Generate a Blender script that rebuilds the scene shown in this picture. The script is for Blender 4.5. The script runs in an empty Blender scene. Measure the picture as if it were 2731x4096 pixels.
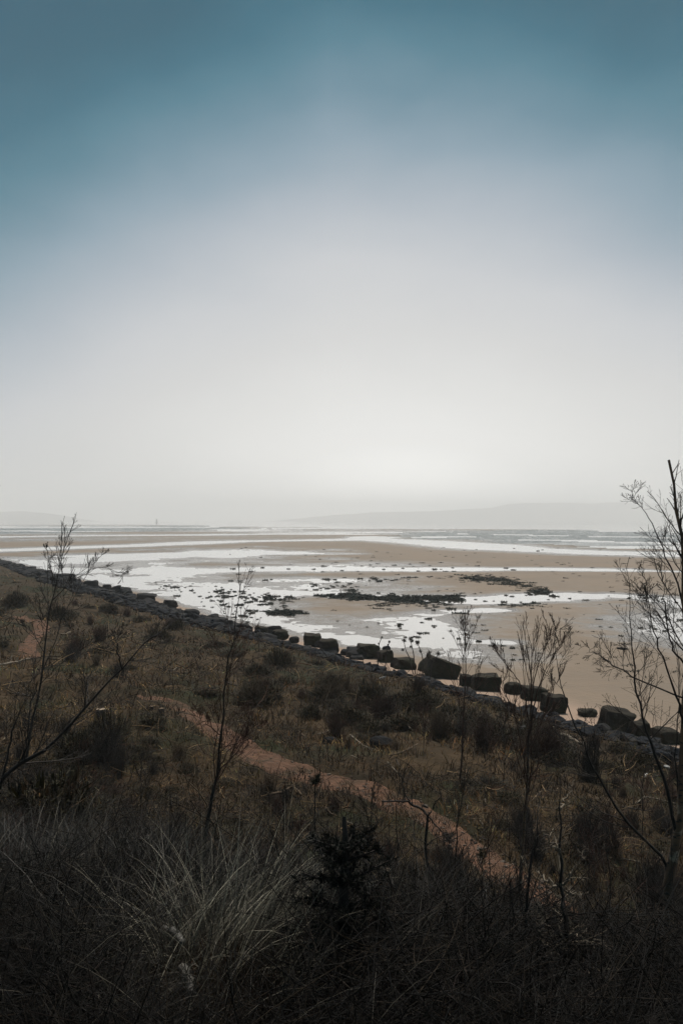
import bpy, bmesh, math, random
import numpy as np
from mathutils import Vector

random.seed(7)
RG = np.random.default_rng(11)
scene = bpy.context.scene
COL = scene.collection

# ------------------------------------------------------------------ camera
CAM_H, F = 9.5, 3186.0                       # eye height over the flats; focal length in photo pixels
cam_d = bpy.data.cameras.new('camera')
cam = bpy.data.objects.new('camera', cam_d)
COL.objects.link(cam)
cam.location = (0, 0, CAM_H)
cam.rotation_euler = (math.radians(90), 0, 0)
cam_d.sensor_fit = 'VERTICAL'
cam_d.sensor_height = 36
cam_d.lens = 28.0
cam_d.shift_y = 32 / 4096
cam_d.clip_start = 0.05
cam_d.clip_end = 20000
scene.camera = cam

# ------------------------------------------------------------------ sky, sun, exposure
SUN_EL, SUN_AZ = math.radians(66), math.radians(14)      # azimuth to the right of the view axis
world = bpy.data.worlds.new('World')
scene.world = world
world.use_nodes = True
wt = world.node_tree
wt.nodes.clear()


def wn(kind, **kw):
    n = wt.nodes.new(kind)
    for k, v in kw.items():
        setattr(n, k, v)
    return n


def wmath(op, a, b=None, clamp=False):
    n = wn('ShaderNodeMath', operation=op, use_clamp=clamp)
    for i, v in enumerate((a, b)):
        if v is None:
            continue
        if isinstance(v, (int, float)):
            n.inputs[i].default_value = v
        else:
            wt.links.new(v, n.inputs[i])
    return n.outputs[0]


def lin(c):
    c = c / 255.0
    return c / 12.92 if c <= 0.04045 else ((c + 0.055) / 1.055) ** 2.4


tc = wn('ShaderNodeTexCoord')
sep = wn('ShaderNodeSeparateXYZ')
wt.links.new(tc.outputs['Generated'], sep.inputs[0])
el = wmath('MULTIPLY', wmath('ARCSINE', sep.outputs[2]), 57.2958)
el = wmath('MAXIMUM', el, 0.0)
az = wmath('MULTIPLY', wmath('ARCTAN2', sep.outputs[0], sep.outputs[1]), 57.2958)
daz = wmath('MINIMUM', wmath('MULTIPLY', wmath('ABSOLUTE', wmath('SUBTRACT', az, 5.0)), 0.50), 17.0)
dele = el
rr = wmath('SQRT', wmath('ADD', wmath('MULTIPLY', daz, daz), wmath('MULTIPLY', dele, dele)))
mp = wn('ShaderNodeMapping')
mp.inputs['Scale'].default_value = (1.0, 0.6, 1.7)
mp.inputs['Location'].default_value = (0.35, 0.1, 0.0)
wt.links.new(tc.outputs['Generated'], mp.inputs[0])
nz = wn('ShaderNodeTexNoise')
nz.inputs['Scale'].default_value = 2.6
nz.inputs['Detail'].default_value = 3.0
nz.inputs['Roughness'].default_value = 0.42
wt.links.new(mp.outputs[0], nz.inputs['Vector'])
amp = wmath('MULTIPLY', wmath('SUBTRACT', nz.outputs[0], 0.45), wmath('MULTIPLY', rr, 0.38))
bank = wmath('MULTIPLY', wmath('MULTIPLY', el, wmath('ABSOLUTE', wmath('SUBTRACT', az, -1.0))), 0.0095)
nz2 = wn('ShaderNodeTexNoise')
nz2.inputs['Scale'].default_value = 7.0
nz2.inputs['Detail'].default_value = 4.0
wt.links.new(mp.outputs[0], nz2.inputs['Vector'])
amp = wmath('ADD', amp, wmath('MULTIPLY', wmath('SUBTRACT', nz2.outputs[0], 0.5), wmath('MULTIPLY', rr, 0.11)))
amp = wmath('ADD', amp, wmath('MINIMUM', bank, 5.5))          # heavier cloud up on either side
rn = wmath('DIVIDE', wmath('ADD', rr, amp), 50.0)
ramp = wn('ShaderNodeValToRGB')
SKY = [(0, (1.7, 1.68, 1.63)), (3, (1.4, 1.385, 1.345)), (6, (1.06, 1.05, 1.025)), (10, (.88, .875, .855)), (14, (.74, .74, .735)), (18, (.63, .65, .675)),
       (22, (.44, .50, .56)), (26, (.25, .36, .44)), (29, (.125, .255, .335)), (31.5, (.055, .195, .27)), (34, (.012, .135, .205)), (37, (.0, .098, .158)), (42, (.0, .078, .132)), (50, (.0, .070, .120))]
er = ramp.color_ramp
while len(er.elements) < len(SKY):
    er.elements.new(0.5)
for e, (p, c) in zip(er.elements, SKY):
    e.position = p / 50.0
    e.color = (c[0] / 2.5, c[1] / 2.5, c[2] / 2.5, 1)
wt.links.new(rn, ramp.inputs[0])
sky = wn('ShaderNodeTexSky', sky_type='NISHITA', sun_disc=False)
sky.sun_elevation = SUN_EL
sky.sun_rotation = SUN_AZ
sky.air_density = 1.0
sky.dust_density = 4.0
bg1 = wn('ShaderNodeBackground')
bg1.inputs['Strength'].default_value = 0.05
wt.links.new(sky.outputs[0], bg1.inputs[0])
bg2 = wn('ShaderNodeBackground')                       # the veil of cloud and sea mist over that sky
bg2.inputs['Strength'].default_value = 2.5
wt.links.new(ramp.outputs[0], bg2.inputs[0])
mx = wn('ShaderNodeMixShader')
mx.inputs[0].default_value = 0.94
wt.links.new(bg1.outputs[0], mx.inputs[1])
wt.links.new(bg2.outputs[0], mx.inputs[2])
wo = wn('ShaderNodeOutputWorld')
wt.links.new(mx.outputs[0], wo.inputs[0])

sun_d = bpy.data.lights.new('sun', 'SUN')
sun_d.energy = 4.8
sun_d.angle = math.radians(9)
sun_d.color = (1.0, 0.94, 0.86)
sun = bpy.data.objects.new('sun', sun_d)
COL.objects.link(sun)
sun.location = (0, 0, 60)
dvec = Vector((math.sin(SUN_AZ) * math.cos(SUN_EL), math.cos(SUN_AZ) * math.cos(SUN_EL), math.sin(SUN_EL)))
sun.rotation_euler = dvec.to_track_quat('Z', 'Y').to_euler()

vs = scene.view_settings
vs.view_transform = 'Standard'
vs.look = 'None'
vs.gamma = 1.0
vs.use_curve_mapping = False
vs.exposure = 0.0
cy = scene.cycles
cy.use_denoising = True
cy.max_bounces = 8
cy.diffuse_bounces = 2
cy.glossy_bounces = 2
cy.volume_bounces = 6
cy.transparent_max_bounces = 4

# ------------------------------------------------------------------ numeric helpers


def vnoise(x, y, seed=0):
    """smooth value noise in -1..1"""
    x = np.asarray(x, float); y = np.asarray(y, float)
    xi = np.floor(x).astype(np.int64); yi = np.floor(y).astype(np.int64)
    fx = x - xi; fy = y - yi
    fx = fx * fx * (3 - 2 * fx); fy = fy * fy * (3 - 2 * fy)

    def h(a, b):
        n = (a * 374761393 + b * 668265263 + seed * 982451653) & 0xffffffff
        n = ((n ^ (n >> 13)) * 1274126177) & 0xffffffff
        n = n ^ (n >> 16)
        return (n & 0xffff) / 32767.5 - 1.0
    a = h(xi, yi); b = h(xi + 1, yi); c = h(xi, yi + 1); d = h(xi + 1, yi + 1)
    return (a * (1 - fx) + b * fx) * (1 - fy) + (c * (1 - fx) + d * fx) * fy


def fbm(x, y, seed=0, octs=4, gain=0.5):
    t = 0; a = 1.0; s = 0
    for i in range(octs):
        t = t + a * vnoise(x * 2 ** i + 17.3 * i, y * 2 ** i - 9.1 * i, seed + i); s += a; a *= gain
    return t / s


def sstep(a, b, x):
    t = np.clip((x - a) / (b - a), 0, 1)
    return t * t * (3 - 2 * t)


def seg_dist(x, y, pts):
    """distance to a polyline and the parameter (index) of the nearest point"""
    best = np.full(np.shape(x), 1e9); par = np.zeros(np.shape(x))
    for i in range(len(pts) - 1):
        ax, ay = pts[i][:2]; bx, by = pts[i + 1][:2]
        dx, dy = bx - ax, by - ay
        t = np.clip(((x - ax) * dx + (y - ay) * dy) / (dx * dx + dy * dy), 0, 1)
        d = np.hypot(x - ax - t * dx, y - ay - t * dy)
        m = d < best
        best = np.where(m, d, best); par = np.where(m, i + t, par)
    return best, par


def in_poly(x, y, pts):
    r = np.zeros(np.shape(x), bool)
    n = len(pts)
    for i in range(n):
        ax, ay = pts[i][:2]; bx, by = pts[(i + 1) % n][:2]
        c = ((ay > y) != (by > y)) & (x < (bx - ax) * (y - ay) / (by - ay + 1e-12) + ax)
        r ^= c
    return r


def at(px, py, Y):
    """a place measured in the photograph, at distance Y"""
    return np.array([(px - 1365.5) / F * Y, Y, CAM_H - (py - 2080.0) / F * Y])


def on_flats(px, py, z=0.0):
    return at(px, py, (CAM_H - z) * F / (py - 2080.0))


SH = np.array([13.7, 31.9])                  # a point of the shoreline
SN = np.array([-0.849, -0.529])              # unit vector pointing inland


def shore(x, y):
    s = (x - SH[0]) * SN[0] + (y - SH[1]) * SN[1]
    return s


def rub_top(d):
    """how far inland the stone bank reaches, along the shore"""
    return np.interp(d, [-10, -2, 6, 16, 28, 42, 80, 120, 190], [6.6, 6.0, 5.0, 4.8, 5.6, 8.0, 8.5, 6.5, 5.5])


def along(x, y):
    return (x - SH[0]) * SN[1] - (y - SH[1]) * SN[0]


def base_height(x, y):
    s = shore(x, y) + 0.5 * vnoise(x / 6.0, y / 6.0, 5)
    b = np.interp(s, [-6, -3, -1, 1.5, 2.6, 5.0, 8, 12, 18, 24, 35, 60, 140],
                  [-1.2, -0.5, -0.05, 0.42, 0.75, 1.5, 2.0, 2.4, 3.0, 3.5, 4.8, 6.5, 8.0])
    t = 0.4 * x + 0.92 * y + 0.5 * vnoise(x / 2.5, y / 2.5, 8)
    k = np.interp(t, [-60, 2.4, 3.4, 5, 7.5, 10.5, 14.5], [1, 1, 0.93, 0.77, 0.5, 0.19, 0])
    z = b * (1 - k) + 7.75 * k
    m = sstep(3.0, 9.0, s)
    z = z + m * (0.24 * vnoise(x / 3.1, y / 3.1, 1) + 0.13 * vnoise(x / 1.1, y / 1.1, 2) + 0.05 * vnoise(x / .45, y / .45, 3))
    return z


def ground_hit(px, py, hf=base_height):
    Y = np.concatenate([np.arange(0.8, 60, 0.05), np.arange(60, 260, 0.4)])
    x = (px - 1365.5) / F * Y
    z = CAM_H - (py - 2080.0) / F * Y
    g = hf(x, Y)
    i = np.argmax(z <= g)
    if z[i] > g[i]:
        i = len(Y) - 1
    return np.array([x[i], Y[i], g[i]])


PATH_PX = [(2420, 3800), (2290, 3690), (2150, 3580), (2010, 3475), (1850, 3370), (1660, 3245), (1400, 3140), (1120, 3055),
           (880, 2925), (700, 2820), (570, 2785), (400, 2740), (230, 2690), (120, 2620), (130, 2560), (165, 2490), (60, 2450)]
_pp = np.array([ground_hit(*p)[:2] for p in PATH_PX])


def smooth_line(p, n):
    """Catmull-Rom through the rows of p"""
    p = np.asarray(p, float)
    q = np.vstack([2 * p[0] - p[1], p, 2 * p[-1] - p[-2]])
    out = []
    m = len(p) - 1
    for u in np.linspace(0, m - 1e-6, n):
        i = int(u); t = u - i
        a, b, c, d = q[i], q[i + 1], q[i + 2], q[i + 3]
        out.append(0.5 * ((2 * b) + (c - a) * t + (2 * a - 5 * b + 4 * c - d) * t * t + (3 * b - a - 3 * c + d) * t ** 3))
    return np.array(out)


PATH = smooth_line(_pp, 260)


def path_half(par):
    """half width along the path, 0..1"""
    return np.interp(par, [0, .2, .33, .42, .52, .62, .8, 1], [.42, .42, .5, .66, .56, .42, .46, .5])


PATH_C = PATH[::4]


def path_mask(x, y):
    d, p = seg_dist(x, y, PATH_C)
    p = p / (len(PATH_C) - 1)
    w = path_half(p) * np.where((p > .625) & (p < .805), .12, 1)
    return d / w


def height(x, y):
    x = np.asarray(x, float); y = np.asarray(y, float)
    z = base_height(x, y)
    q = path_mask(x, y)
    return z - 0.07 * (1 - sstep(0.75, 1.25, q))


# ------------------------------------------------------------------ mesh helpers


def build(name, V, Fc, mat, parent=None, col=None, smooth=True, loc=None, attrs=None):
    V = np.asarray(V, np.float32).reshape(-1, 3)
    Fc = np.asarray(Fc, np.int32)
    me = bpy.data.meshes.new(name)
    n = Fc.shape[1]
    me.vertices.add(len(V)); me.vertices.foreach_set('co', V.ravel())
    me.loops.add(Fc.size); me.loops.foreach_set('vertex_index', Fc.ravel())
    me.polygons.add(len(Fc)); me.polygons.foreach_set('loop_start', np.arange(0, Fc.size, n, dtype=np.int32))
    me.polygons.foreach_set('use_smooth', np.full(len(Fc), smooth))
    if col is not None:
        c = np.ones((len(V), 4), np.float32); c[:, :3] = col
        ca = me.color_attributes.new('Col', 'FLOAT_COLOR', 'POINT'); ca.data.foreach_set('color', c.ravel())
    for k, v in (attrs or {}).items():
        a = me.attributes.new(k, 'FLOAT', 'POINT'); a.data.foreach_set('value', np.asarray(v, np.float32).ravel())
    me.update(calc_edges=True)
    me.materials.append(mat)
    o = bpy.data.objects.new(name, me)
    COL.objects.link(o)
    if parent is not None:
        o.parent = parent
    if loc is not None:
        o.location = loc
    return o


def tag(o, label=None, cat=None, group=None, kind=None):
    if label: o['label'] = label
    if cat: o['category'] = cat
    if group: o['group'] = group
    if kind: o['kind'] = kind
    return o


def empty(name, loc, rz=0.0):
    o = bpy.data.objects.new(name, None)
    o.empty_display_size = 0.2
    COL.objects.link(o); o.location = loc; o.rotation_euler = (0, 0, rz)
    return o


def copy_tree(o, parent=None):
    c = o.copy(); COL.objects.link(c)
    if parent is not None:
        c.parent = parent
    for ch in list(o.children):
        copy_tree(ch, c)
    return c


def norm(v):
    return v / np.maximum(np.linalg.norm(v, axis=-1, keepdims=True), 1e-9)


def tubes(P, R, S):
    """P (N,K,3) polylines, R (N,K) radii -> vertices, quads"""
    P = np.asarray(P, float); R = np.asarray(R, float)
    N, K = P.shape[:2]
    T = norm(np.gradient(P, axis=1))
    ref = np.where(np.abs(T[..., 2:3]) < 0.85, np.array([0, 0, 1.0]), np.array([1.0, 0, 0]))
    U = norm(np.cross(T, ref)); W = np.cross(T, U)
    a = np.arange(S) * 2 * math.pi / S
    V = P[:, :, None] + R[:, :, None, None] * (U[:, :, None] * np.cos(a)[:, None] + W[:, :, None] * np.sin(a)[:, None])
    idx = np.arange(N * K * S).reshape(N, K, S)
    A = idx[:, :-1]; B = idx[:, 1:]
    q = np.stack([A, np.roll(A, -1, 2), np.roll(B, -1, 2), B], -1).reshape(-1, 4)
    return V.reshape(-1, 3), q


def merge(parts):
    Vs, Fs, Cs, o = [], [], [], 0
    for p in parts:
        Vs.append(p[0]); Fs.append(p[1] + o); o += len(p[0])
        if len(p) > 2: Cs.append(p[2])
    return np.vstack(Vs), np.vstack(Fs), (np.vstack(Cs) if Cs else None)


def blades(root, az, th0, bend, L, w, segs, colr, rng):
    """curved tapering blades; th0 lean from the vertical, bend added along the blade"""
    N = len(root)
    t = np.linspace(0, 1, segs + 1)
    th = th0[:, None] + bend[:, None] * t[None]
    ds = L[:, None] / segs
    dx = np.sin(th) * ds; dz = np.cos(th) * ds
    hx = np.concatenate([np.zeros((N, 1)), np.cumsum(dx[:, :-1], 1)], 1)
    hz = np.concatenate([np.zeros((N, 1)), np.cumsum(dz[:, :-1], 1)], 1)
    c, s = np.cos(az)[:, None], np.sin(az)[:, None]
    P = root[:, None] + np.stack([hx * c, hx * s, hz], -1)
    fa = az + math.pi / 2 + rng.normal(0, .7, N)
    wd = np.stack([np.cos(fa), np.sin(fa), np.zeros(N)], -1)[:, None] * (w[:, None] * (1 - 0.92 * t[None] ** 1.4))[..., None] * .5
    V = np.stack([P - wd, P + wd], 2)
    idx = np.arange(N * (segs + 1) * 2).reshape(N, segs + 1, 2)
    q = np.stack([idx[:, :-1, 0], idx[:, :-1, 1], idx[:, 1:, 1], idx[:, 1:, 0]], -1).reshape(-1, 4)
    C = np.repeat(colr, (segs + 1) * 2, 0)
    return V.reshape(-1, 3), q, C


def palette(rng, n, cols, wts, var=0.25):
    cols = np.array(cols); wts = np.array(wts, float); wts /= wts.sum()
    c = cols[rng.choice(len(cols), n, p=wts)] * np.array([.68, .60, .47])
    return np.clip(c * (1 + rng.normal(0, var, (n, 1))), 0.003, 0.8)


# ------------------------------------------------------------------ materials


def mat(name):
    m = bpy.data.materials.new(name); m.use_nodes = True
    nt = m.node_tree
    b = nt.nodes['Principled BSDF']
    return m, nt, b


def mnode(nt, kind, ins=None, **kw):
    n = nt.nodes.new(kind)
    for k, v in kw.items(): setattr(n, k, v)
    for k, v in (ins or {}).items():
        if hasattr(v, 'is_linked') or isinstance(v, bpy.types.NodeSocket):
            nt.links.new(v, n.inputs[k])
        else:
            n.inputs[k].default_value = v
    return n


def noise_fac(nt, scale, detail=4, rough=0.55, coord='Object', lo=0.35, hi=0.65, stretch=None):
    t = mnode(nt, 'ShaderNodeTexCoord')
    v = t.outputs['Object' if coord == 'Pos' else coord]
    if coord == 'Pos':
        v = mnode(nt, 'ShaderNodeNewGeometry').outputs['Position']
    if stretch:
        v = mnode(nt, 'ShaderNodeMapping', {'Vector': v, 'Scale': stretch}).outputs[0]
    n = mnode(nt, 'ShaderNodeTexNoise', {'Vector': v, 'Scale': scale, 'Detail': detail, 'Roughness': rough})
    r = mnode(nt, 'ShaderNodeMapRange', {'Value': n.outputs[0], 'From Min': lo, 'From Max': hi})
    return r.outputs[0]


def mixc(nt, f, a, b, blend='MIX'):
    n = nt.nodes.new('ShaderNodeMix'); n.data_type = 'RGBA'; n.blend_type = blend
    for sock, v in ((n.inputs[0], f), (n.inputs[6], a), (n.inputs[7], b)):
        if isinstance(v, bpy.types.NodeSocket): nt.links.new(v, sock)
        elif isinstance(v, (int, float)): sock.default_value = v
        else: sock.default_value = (*v, 1) if len(v) == 3 else v
    return n.outputs[2]


def bump(nt, b, h, strength, dist):
    n = mnode(nt, 'ShaderNodeBump', {'Height': h, 'Strength': strength, 'Distance': dist})
    nt.links.new(n.outputs[0], b.inputs['Normal'])


def two_tone(name, a, b_, scale, rough=0.85, coord='Object', bumpd=0.0, third=None, spec=0.3, stretch=None):
    a, b_ = [tuple(v * .76 for v in c_) for c_ in (a, b_)]
    third = tuple(v * .76 for v in third) if third else None
    m, nt, b = mat(name)
    f = noise_fac(nt, scale, coord=coord, stretch=stretch)
    c = mixc(nt, f, a, b_)
    if third is not None:
        c = mixc(nt, noise_fac(nt, scale * 0.31, coord=coord, lo=.5, hi=.64), c, third)
    nt.links.new(c, b.inputs['Base Color'])
    b.inputs['Roughness'].default_value = rough
    b.inputs['Specular IOR Level'].default_value = spec
    if bumpd:
        bump(nt, b, noise_fac(nt, scale * 2.3, coord=coord, lo=.2, hi=.8), 0.9, bumpd)
    return m


def attr_mat(name, rough=0.8, transl=0.0, var=0.35, spec=0.2, scale=1.3):
    m, nt, b = mat(name)
    a = mnode(nt, 'ShaderNodeVertexColor', layer_name='Col')
    f = noise_fac(nt, scale, coord='Pos', lo=.3, hi=.7)
    c = mixc(nt, f, a.outputs[0], mixc(nt, 1.0, a.outputs[0], (1 - var, 1 - var, 1 - var), 'MULTIPLY'))
    nt.links.new(c, b.inputs['Base Color'])
    b.inputs['Roughness'].default_value = rough
    b.inputs['Specular IOR Level'].default_value = spec
    if transl:
        tr = mnode(nt, 'ShaderNodeBsdfTranslucent', {'Color': c})
        mxs = mnode(nt, 'ShaderNodeMixShader', {0: transl, 1: b.outputs[0], 2: tr.outputs[0]})
        nt.links.new(mxs.outputs[0], nt.nodes['Material Output'].inputs[0])
    return m


M_GROUND = two_tone('turf_soil', (.022, .016, .0085), (.066, .044, .024), 0.9, .95, 'Pos', .05, (.022, .024, .010), .1)
M_PATH = two_tone('path_soil', (.158, .086, .055), (.092, .053, .035), 3.2, .92, 'Pos', .05, (.062, .043, .027), .1)
M_GRASS = attr_mat('grass_blades', transl=.25)
M_TALL = attr_mat('dry_tall_grass', rough=.6, transl=.2, spec=.35)
M_TWIG = attr_mat('brash_wood', rough=.75)
M_LEAF = attr_mat('gorse_shoots', rough=.7, transl=.1)
M_NEEDLE = attr_mat('needles', rough=.6, transl=.08)
M_BARK = two_tone('dark_bark', (.022, .018, .016), (.045, .036, .030), 14, .8, 'Object', .004)
M_BARKR = two_tone('red_brown_bark', (.085, .038, .024), (.045, .025, .018), 12, .75, 'Object', .004)
M_BARKP = two_tone('pale_dead_bark', (.26, .215, .16), (.11, .088, .066), 9, .85, 'Object', .004)
M_BARKT = two_tone('tan_bark', (.15, .10, .06), (.07, .048, .030), 9, .85, 'Object', .004)
M_STONE = two_tone('wet_slate_stone', (.006, .0075, .010), (.019, .022, .028), 3.1, .9, 'Pos', .03, (.042, .039, .035), .1)
M_CONC = two_tone('weathered_concrete', (.050, .042, .031), (.012, .0115, .011), 1.3, .95, 'Object', .05, (.030, .032, .016), .1)
M_DARKC = two_tone('wet_dark_concrete', (.022, .022, .024), (.036, .035, .034), 2.0, .95, 'Object', .05, None, .1)
M_BLACK = two_tone('black_basalt', (.008, .008, .009), (.016, .016, .017), 4.0, .9, 'Object', .03, None, .1)
M_PEB = two_tone('path_pebble', (.16, .12, .09), (.06, .048, .038), 4.0, .9, 'Pos')
M_WEED = two_tone('seaweed', (.005, .011, .009), (.013, .021, .016), 5, .85, 'Pos', .01, None, .1)
M_WOODCUT = two_tone('cut_wood', (.42, .33, .24), (.3, .22, .15), 20, .8)
M_SCRAP = two_tone('pale_scrap', (.5, .5, .48), (.35, .34, .32), 5, .7)
M_HILL = two_tone('far_hillside', (.03, .035, .03), (.05, .05, .04), .01, .95, 'Pos')


def birch_bark():
    m, nt, b = mat('birch_bark')
    f = noise_fac(nt, 5.0, coord='Object', lo=.42, hi=.56, stretch=(1, 1, .35))
    c = mixc(nt, f, (.045, .026, .016), (.15, .085, .045))
    g = noise_fac(nt, 16.0, coord='Object', lo=.55, hi=.62, stretch=(1, 1, 3.2))
    c = mixc(nt, g, c, (.02, .016, .013))
    p = noise_fac(nt, 6.5, coord='Object', lo=.60, hi=.66, stretch=(1, 1, 1.6))
    c = mixc(nt, p, c, (.33, .26, .18))
    nt.links.new(c, b.inputs['Base Color'])
    b.inputs['Roughness'].default_value = .65
    bump(nt, b, g, .8, .006)
    return m


M_BIRCH = birch_bark()


def sand_mat():
    m, nt, b = mat('tidal_sand')
    wet = mnode(nt, 'ShaderNodeAttribute', attribute_name='wet').outputs['Fac']
    alg = mnode(nt, 'ShaderNodeAttribute', attribute_name='algae').outputs['Fac']
    dry = mnode(nt, 'ShaderNodeAttribute', attribute_name='dry').outputs['Fac']
    n1 = noise_fac(nt, .07, 5, .6, 'Pos', .3, .7)
    n2 = noise_fac(nt, .9, 4, .6, 'Pos', .3, .7)
    c = mixc(nt, n1, (.178, .125, .078), (.132, .099, .068))
    c = mixc(nt, mnode(nt, 'ShaderNodeMath', {0: n2, 1: .4}, operation='MULTIPLY').outputs[0], c, (.112, .085, .062))
    c = mixc(nt, dry, c, (.245, .168, .118))
    c = mixc(nt, wet, c, (.105, .086, .067))
    c = mixc(nt, alg, c, (.035, .048, .044))
    nt.links.new(c, b.inputs['Base Color'])
    r = mnode(nt, 'ShaderNodeMapRange', {'Value': wet, 'To Min': .85, 'To Max': .14})
    nt.links.new(r.outputs[0], b.inputs['Roughness'])
    b.inputs['Specular IOR Level'].default_value = .5
    w = noise_fac(nt, 5.0, 3, .5, 'Pos', .2, .8, (.55, 1, 1))
    bump(nt, b, w, .8, .035)
    return m


def water_mat():
    m, nt, b = mat('shallow_water')
    b.inputs['Base Color'].default_value = (.30, .27, .24, 1)
    b.inputs['Roughness'].default_value = .06
    b.inputs['IOR'].default_value = 1.7
    b.inputs['Coat Weight'].default_value = 1.0
    b.inputs['Coat Roughness'].default_value = .05
    b.inputs['Coat IOR'].default_value = 1.6
    n = noise_fac(nt, .5, 4, .6, 'Pos', .2, .8, (.5, 1, 1))
    bump(nt, b, n, .25, .03)
    return m


M_SAND = sand_mat()
M_WATER = water_mat()

# ------------------------------------------------------------------ the land
rad = np.concatenate([np.geomspace(0.35, 3, 22)[:-1], np.geomspace(3, 260, 330)])
ang = np.radians(np.concatenate([np.arange(-180, -42, 3.0), np.linspace(-42, 42, 420), np.arange(45, 181, 3.0)]))
A, Rr = np.meshgrid(ang, rad)
gx, gy = Rr * np.sin(A), Rr * np.cos(A)
gz = height(gx, gy)
gs = shore(gx, gy)
n_r, n_a = gx.shape
idx = np.arange(n_r * n_a).reshape(n_r, n_a)
q = np.stack([idx[:-1, :-1], idx[:-1, 1:], idx[1:, 1:], idx[1:, :-1]], -1).reshape(-1, 4)
keep = (gs.ravel()[q].max(1) > -2.5)
ground = build('ground', np.stack([gx, gy, gz], -1).reshape(-1, 3), q[keep][:, ::-1], M_GROUND)
tag(ground, 'brown heathy slope falling from the viewpoint to the stony shore', kind='structure')

# trodden path
tn = norm(np.gradient(PATH, axis=0)); nn = np.stack([-tn[:, 1], tn[:, 0]], -1)
us = np.linspace(-1, 1, 17)
par = np.linspace(0, 1, len(PATH))
hw = path_half(par)
arc = np.cumsum(np.r_[0, np.linalg.norm(np.diff(PATH, axis=0), axis=1)])
wl = hw * (1.08 + .5 * fbm(arc / 1.1, arc * 0, 3, 3)); wr = hw * (1.08 + .5 * fbm(arc / 1.1, arc * 0 + 7, 4, 3))
off = np.where(us[None] < 0, us[None] * wl[:, None], us[None] * wr[:, None])
pxy = PATH[:, None] + nn[:, None] * off[..., None]
pz = base_height(pxy[..., 0], pxy[..., 1]) - .03 - .05 * np.abs(us[None]) ** 6 + .022 * fbm(pxy[..., 0] * 2.2, pxy[..., 1] * 2.2, 6, 3)
idx = np.arange(pz.size).reshape(pz.shape)
q = np.stack([idx[:-1, :-1], idx[1:, :-1], idx[1:, 1:], idx[:-1, 1:]], -1)
q = q[(par[:-1] < .632) | (par[:-1] > .80)].reshape(-1, 4)      # overgrown in between
path = build('path', np.concatenate([pxy, pz[..., None]], -1).reshape(-1, 3), q[:, ::-1], M_PATH)
tag(path, 'narrow bare earth footpath winding through the scrub', kind='structure')

# ------------------------------------------------------------------ the tidal flats
# channels and pools: (half width in metres, points measured on the flats)


def fl(pts):
    return [tuple(on_flats(*p)[:2]) for p in pts]


CHAN = [
    (5.5, [(820, 2283), (1220, 2277), (1570, 2278), (1900, 2276)]),
    (4.0, [(1900, 2276), (2200, 2277), (2500, 2281)]),
    (2.0, [(2500, 2281), (2800, 2288)]),
    (4.2, [(1840, 2403), (2000, 2397), (2150, 2389), (2300, 2384)]),
    (3.2, [(2300, 2384), (2450, 2384), (2580, 2390), (2720, 2412), (2850, 2440)]),
    (3.0, [(1270, 2375), (1400, 2385), (1560, 2392), (1700, 2401), (1860, 2402)]),
    (2.2, [(1500, 2478), (1620, 2466), (1800, 2445), (1960, 2441)]),
    (3.0, [(1610, 2470), (1690, 2500), (1740, 2535), (1760, 2562)]),
    (1.6, [(1740, 2565), (1870, 2566), (1990, 2570)]),
    (1.8, [(1420, 2485), (1560, 2490), (1680, 2500)]),
    (16, [(1331, 2159), (1480, 2156), (1860, 2178), (2050, 2196), (2400, 2210), (2800, 2219)]),
    (10, [(1480, 2156), (1490, 2146), (1550, 2150)]),
    (9, [(300, 2225), (700, 2215), (1000, 2208)]),
    (14, [(-100, 2205), (250, 2192), (600, 2180), (900, 2166), (1331, 2160)]),
    (18, [(-200, 2150), (300, 2143), (800, 2140), (1100, 2136), (1400, 2137)]),
    (1.4, [(2640, 2480), (2700, 2520), (2740, 2560)]),
]
POOL = [
    # broad wet area below the left shore
    [(-100, 2235), (350, 2222), (900, 2205), (1085, 2212), (1000, 2232), (700, 2245), (620, 2262), (850, 2270), (1300, 2272), (1300, 2282),
     (820, 2292), (620, 2300), (780, 2330), (1080, 2337), (1250, 2318), (1440, 2322), (1400, 2345), (1500, 2380), (1270, 2394), (1235, 2420),
     (1320, 2452), (1240, 2478), (1300, 2510), (1360, 2540), (1450, 2560), (1740, 2562), (1900, 2600), (1930, 2650), (1800, 2690), (1500, 2640),
     (1200, 2585), (900, 2520), (600, 2430), (300, 2340), (-100, 2275)],
    [(1500, 2488), (1700, 2480), (1760, 2540), (1740, 2562), (1600, 2545)],
    [(2620, 2450), (2760, 2430), (2900, 2640), (2740, 2600), (2660, 2530)],
]
ISLE = [   # drier sand standing inside the wet area
    [(820, 2312), (1150, 2300), (1450, 2306), (1500, 2312), (1250, 2316), (1040, 2330), (850, 2332), (740, 2322)],
    [(700, 2256), (980, 2246), (1300, 2240), (1300, 2268), (900, 2266)],
    [(1180, 2470), (1330, 2440), (1520, 2410), (1800, 2450), (1600, 2462), (1480, 2480), (1560, 2486), (1640, 2520), (1500, 2545), (1330, 2520)],
    [(330, 2262), (520, 2246), (600, 2254), (500, 2272)],
    [(1560, 2600), (1700, 2585), (1760, 2600), (1640, 2615)],
]
ALG = [[(1560, 2131), (1900, 2120), (2300, 2119), (2900, 2119), (2900, 2202), (2450, 2194), (1900, 2163), (1600, 2150)],
       [(-300, 2108), (400, 2104), (850, 2103), (1020, 2116), (700, 2124), (-300, 2140)],
       [(1000, 2300), (1100, 2298), (1300, 2306), (1150, 2309)]]
SEA = [(-900, 2098), (0, 2099), (400, 2098), (800, 2099), (1331, 2109), (1700, 2114), (2200, 2116), (2731, 2119), (3600, 2122)]

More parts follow.
